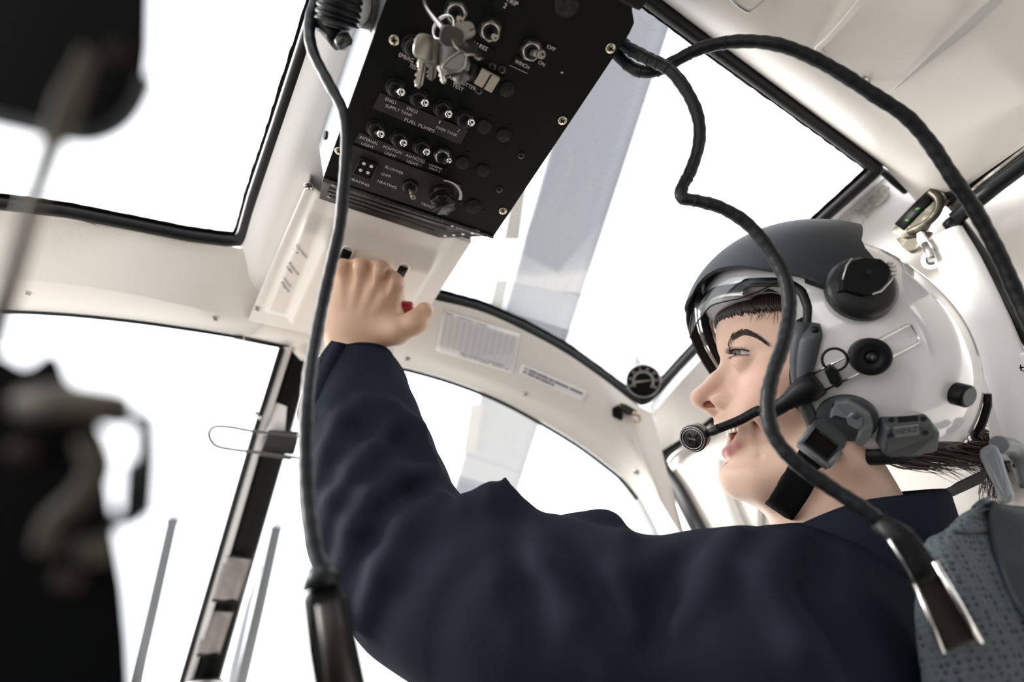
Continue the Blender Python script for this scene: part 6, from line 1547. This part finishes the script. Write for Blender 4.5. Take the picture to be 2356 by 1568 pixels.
for (x, y) in ((2112, 480), (2088, 506)):
    mb = MB(); mb.ellipsoid(onx(x, y, lx - .0035), (.001, 0, 0), (0, .0022, .0006), (0, .0006, .0018), 14, 8); obj('paint_mark', mb, M['green_mark'], lat)
mb = MB(); mb.prism([onx(x, y, lx + .004) for x, y in [(2060, 548), (2140, 530), (2110, 575), (2090, 580), (2075, 568)]], (.008, 0, 0)); obj('latch_bracket', mb, M['latch_metal'], lat, bevel=.0015)
pin_ = thing('latch_pin', 'bright steel spring pin reaching from the latch into the white door post', 'pin', onx(2135, 575, .64))
mb = MB(); mb.prism([onx(x, y, lx - .006) for x, y in [(2108, 536), (2120, 530), (2132, 546), (2146, 566), (2142, 584), (2130, 586), (2120, 570), (2108, 552)]], (.005, 0, 0)); obj('pin_yoke', mb, M['steel'], pin_, bevel=.001)
mb = MB(); mb.tube([onx(*p, lx - .004) for p in [(2128, 560), (2142, 586), (2146, 598)]], .0042, 14); obj('pin_shaft', mb, M['steel'], pin_)
mb = MB(); mb.lathe(onx(2150, 592, .651), (-1, .1, .1), [(.0135, 0), (.0135, .002), (.0095, .0024), (.0090, .0)], 24); so_ = obj('socket', mb, M['white'], pin_)
mb = MB(); mb.cyl(onx(2150, 592, .651), (-1, .1, .1), .0092, .0006, 24); obj('socket_hole', mb, M['black'], so_)

# ================================================================ out-of-focus things close to the camera, left
DN_ = .130
def nat(x, y, d): return at(x, y, d * .8667)
vis_t = thing('sun_visor', 'dark tinted sun visor with rounded corner at the upper left, out of focus', 'sun visor', at(150, 320, DN_))
M['tint'] = mat('dark_smoked_visor', (.0022, .0024, .003), .5, spec=.03)
vo = [(-420, -300), (352, -300), (352, 0), (350, 110), (340, 190), (318, 245), (282, 290), (235, 318), (190, 326), (140, 318), (60, 300), (0, 286), (-420, 200)]
vo = [(x, y) for x, y in vo]
mb = MB(); mb.prism([at(x, y, DN_) for x, y in vo], nrm(ray(100, 100)) * .0030); obj('visor_panel', mb, M['tint'], vis_t, bevel=.0012)
M['olive_metal'] = mat('olive_grey_metal', (.060, .054, .036), .45, .2, spec=.3)
mb = MB(); mb.tube([nat(*p) for p in [(205, 118, .143), (160, 230, .143), (118, 340, .144), (70, 480, .146), (25, 640, .148), (-20, 800, .150)]], [.0016, .0026, .0020, .0017, .0020, .0022], 14); obj('visor_arm', mb, M['olive_metal'], vis_t)
mb = MB(); mb.cyl(nat(276, 130, .149), -nrm(ray(276, 130)), .0028, .0016, 20, .0004); obj('visor_stud', mb, M['brown_metal'], vis_t)
mb = MB(); mb.tube(catmull([nat(*p) for p in [(345, 175, .1495), (318, 240, .1495), (280, 286, .1495), (232, 312, .1495), (185, 318, .1495), (120, 308, .1495), (0, 280, .1495), (-200, 236, .1495)]], 5), .0016, 10, flat=(ray(200, 300), .5)); M['edge_grey'] = mat('grey_visor_edge', (.05, .05, .053), .5, spec=.3); obj('visor_edge', mb, M['edge_grey'], vis_t)

eq = thing('equipment_mount', 'black equipment mount with olive metal clamp and thin bracket at lower left, out of focus', 'mount', nat(120, 1640, .15))
bo_ = [(-420, 700), (-60, 800), (10, 812), (60, 842), (112, 800), (140, 812), (160, 870), (210, 905), (240, 1000), (252, 1100), (268, 1220), (292, 1350), (304, 1480), (312, 1640), (-420, 1700)]
mb = MB(); mb.prism([nat(x, y, .150) for x, y in bo_], nrm(ray(60, 1200)) * .022); M['soft_black'] = mat('soft_black_casing', (.0025, .0028, .0034), .6, spec=.04); obj('mount_body', mb, M['soft_black'], eq, bevel=.003, seg=3)
mb = MB(); mb.tube([nat(60, 930, .147), nat(150, 925, .1465), nat(262, 940, .147), nat(284, 944, .147)], [.0040, .0042, .0040, .0034], 18); obj('clamp_barrel', mb, M['olive_metal'], eq)
mb = MB(); mb.tube([nat(*p) for p in [(268, 962, .148), (334, 962, .148), (336, 1060, .148), (326, 1150, .148), (312, 1188, .148), (262, 1200, .148)]], .0022, 10, flat=(ray(300, 1080), 1.6)); obj('thin_bracket', mb, M['black'], eq)
mb = MB(); mb.tube([nat(324, 1060, .1475), nat(316, 1186, .1475)], .0034, 10); obj('bracket_pad', mb, M['black'], eq)
mb = MB(); mb.tube(catmull([nat(*p) for p in [(205, 1010, .147), (225, 1080, .1465), (190, 1140, .146), (130, 1200, .146), (110, 1260, .146)]], 6), .0030, 12); obj('clamp_arm', mb, M['olive_metal'], eq)
for (x, y, r, m) in ((218, 1262, .0036, 'olive_metal'), (160, 1330, .0030, 'brown_metal'), (60, 1040, .0032, 'brown_metal')):
    mb = MB(); mb.lathe(nat(x, y, .148), -nrm(ray(x, y)), [(r, 0), (r, .0014), (r * .7, .0022), (.0001, .0023)], 24); obj('clamp_screw', mb, M[m], eq)
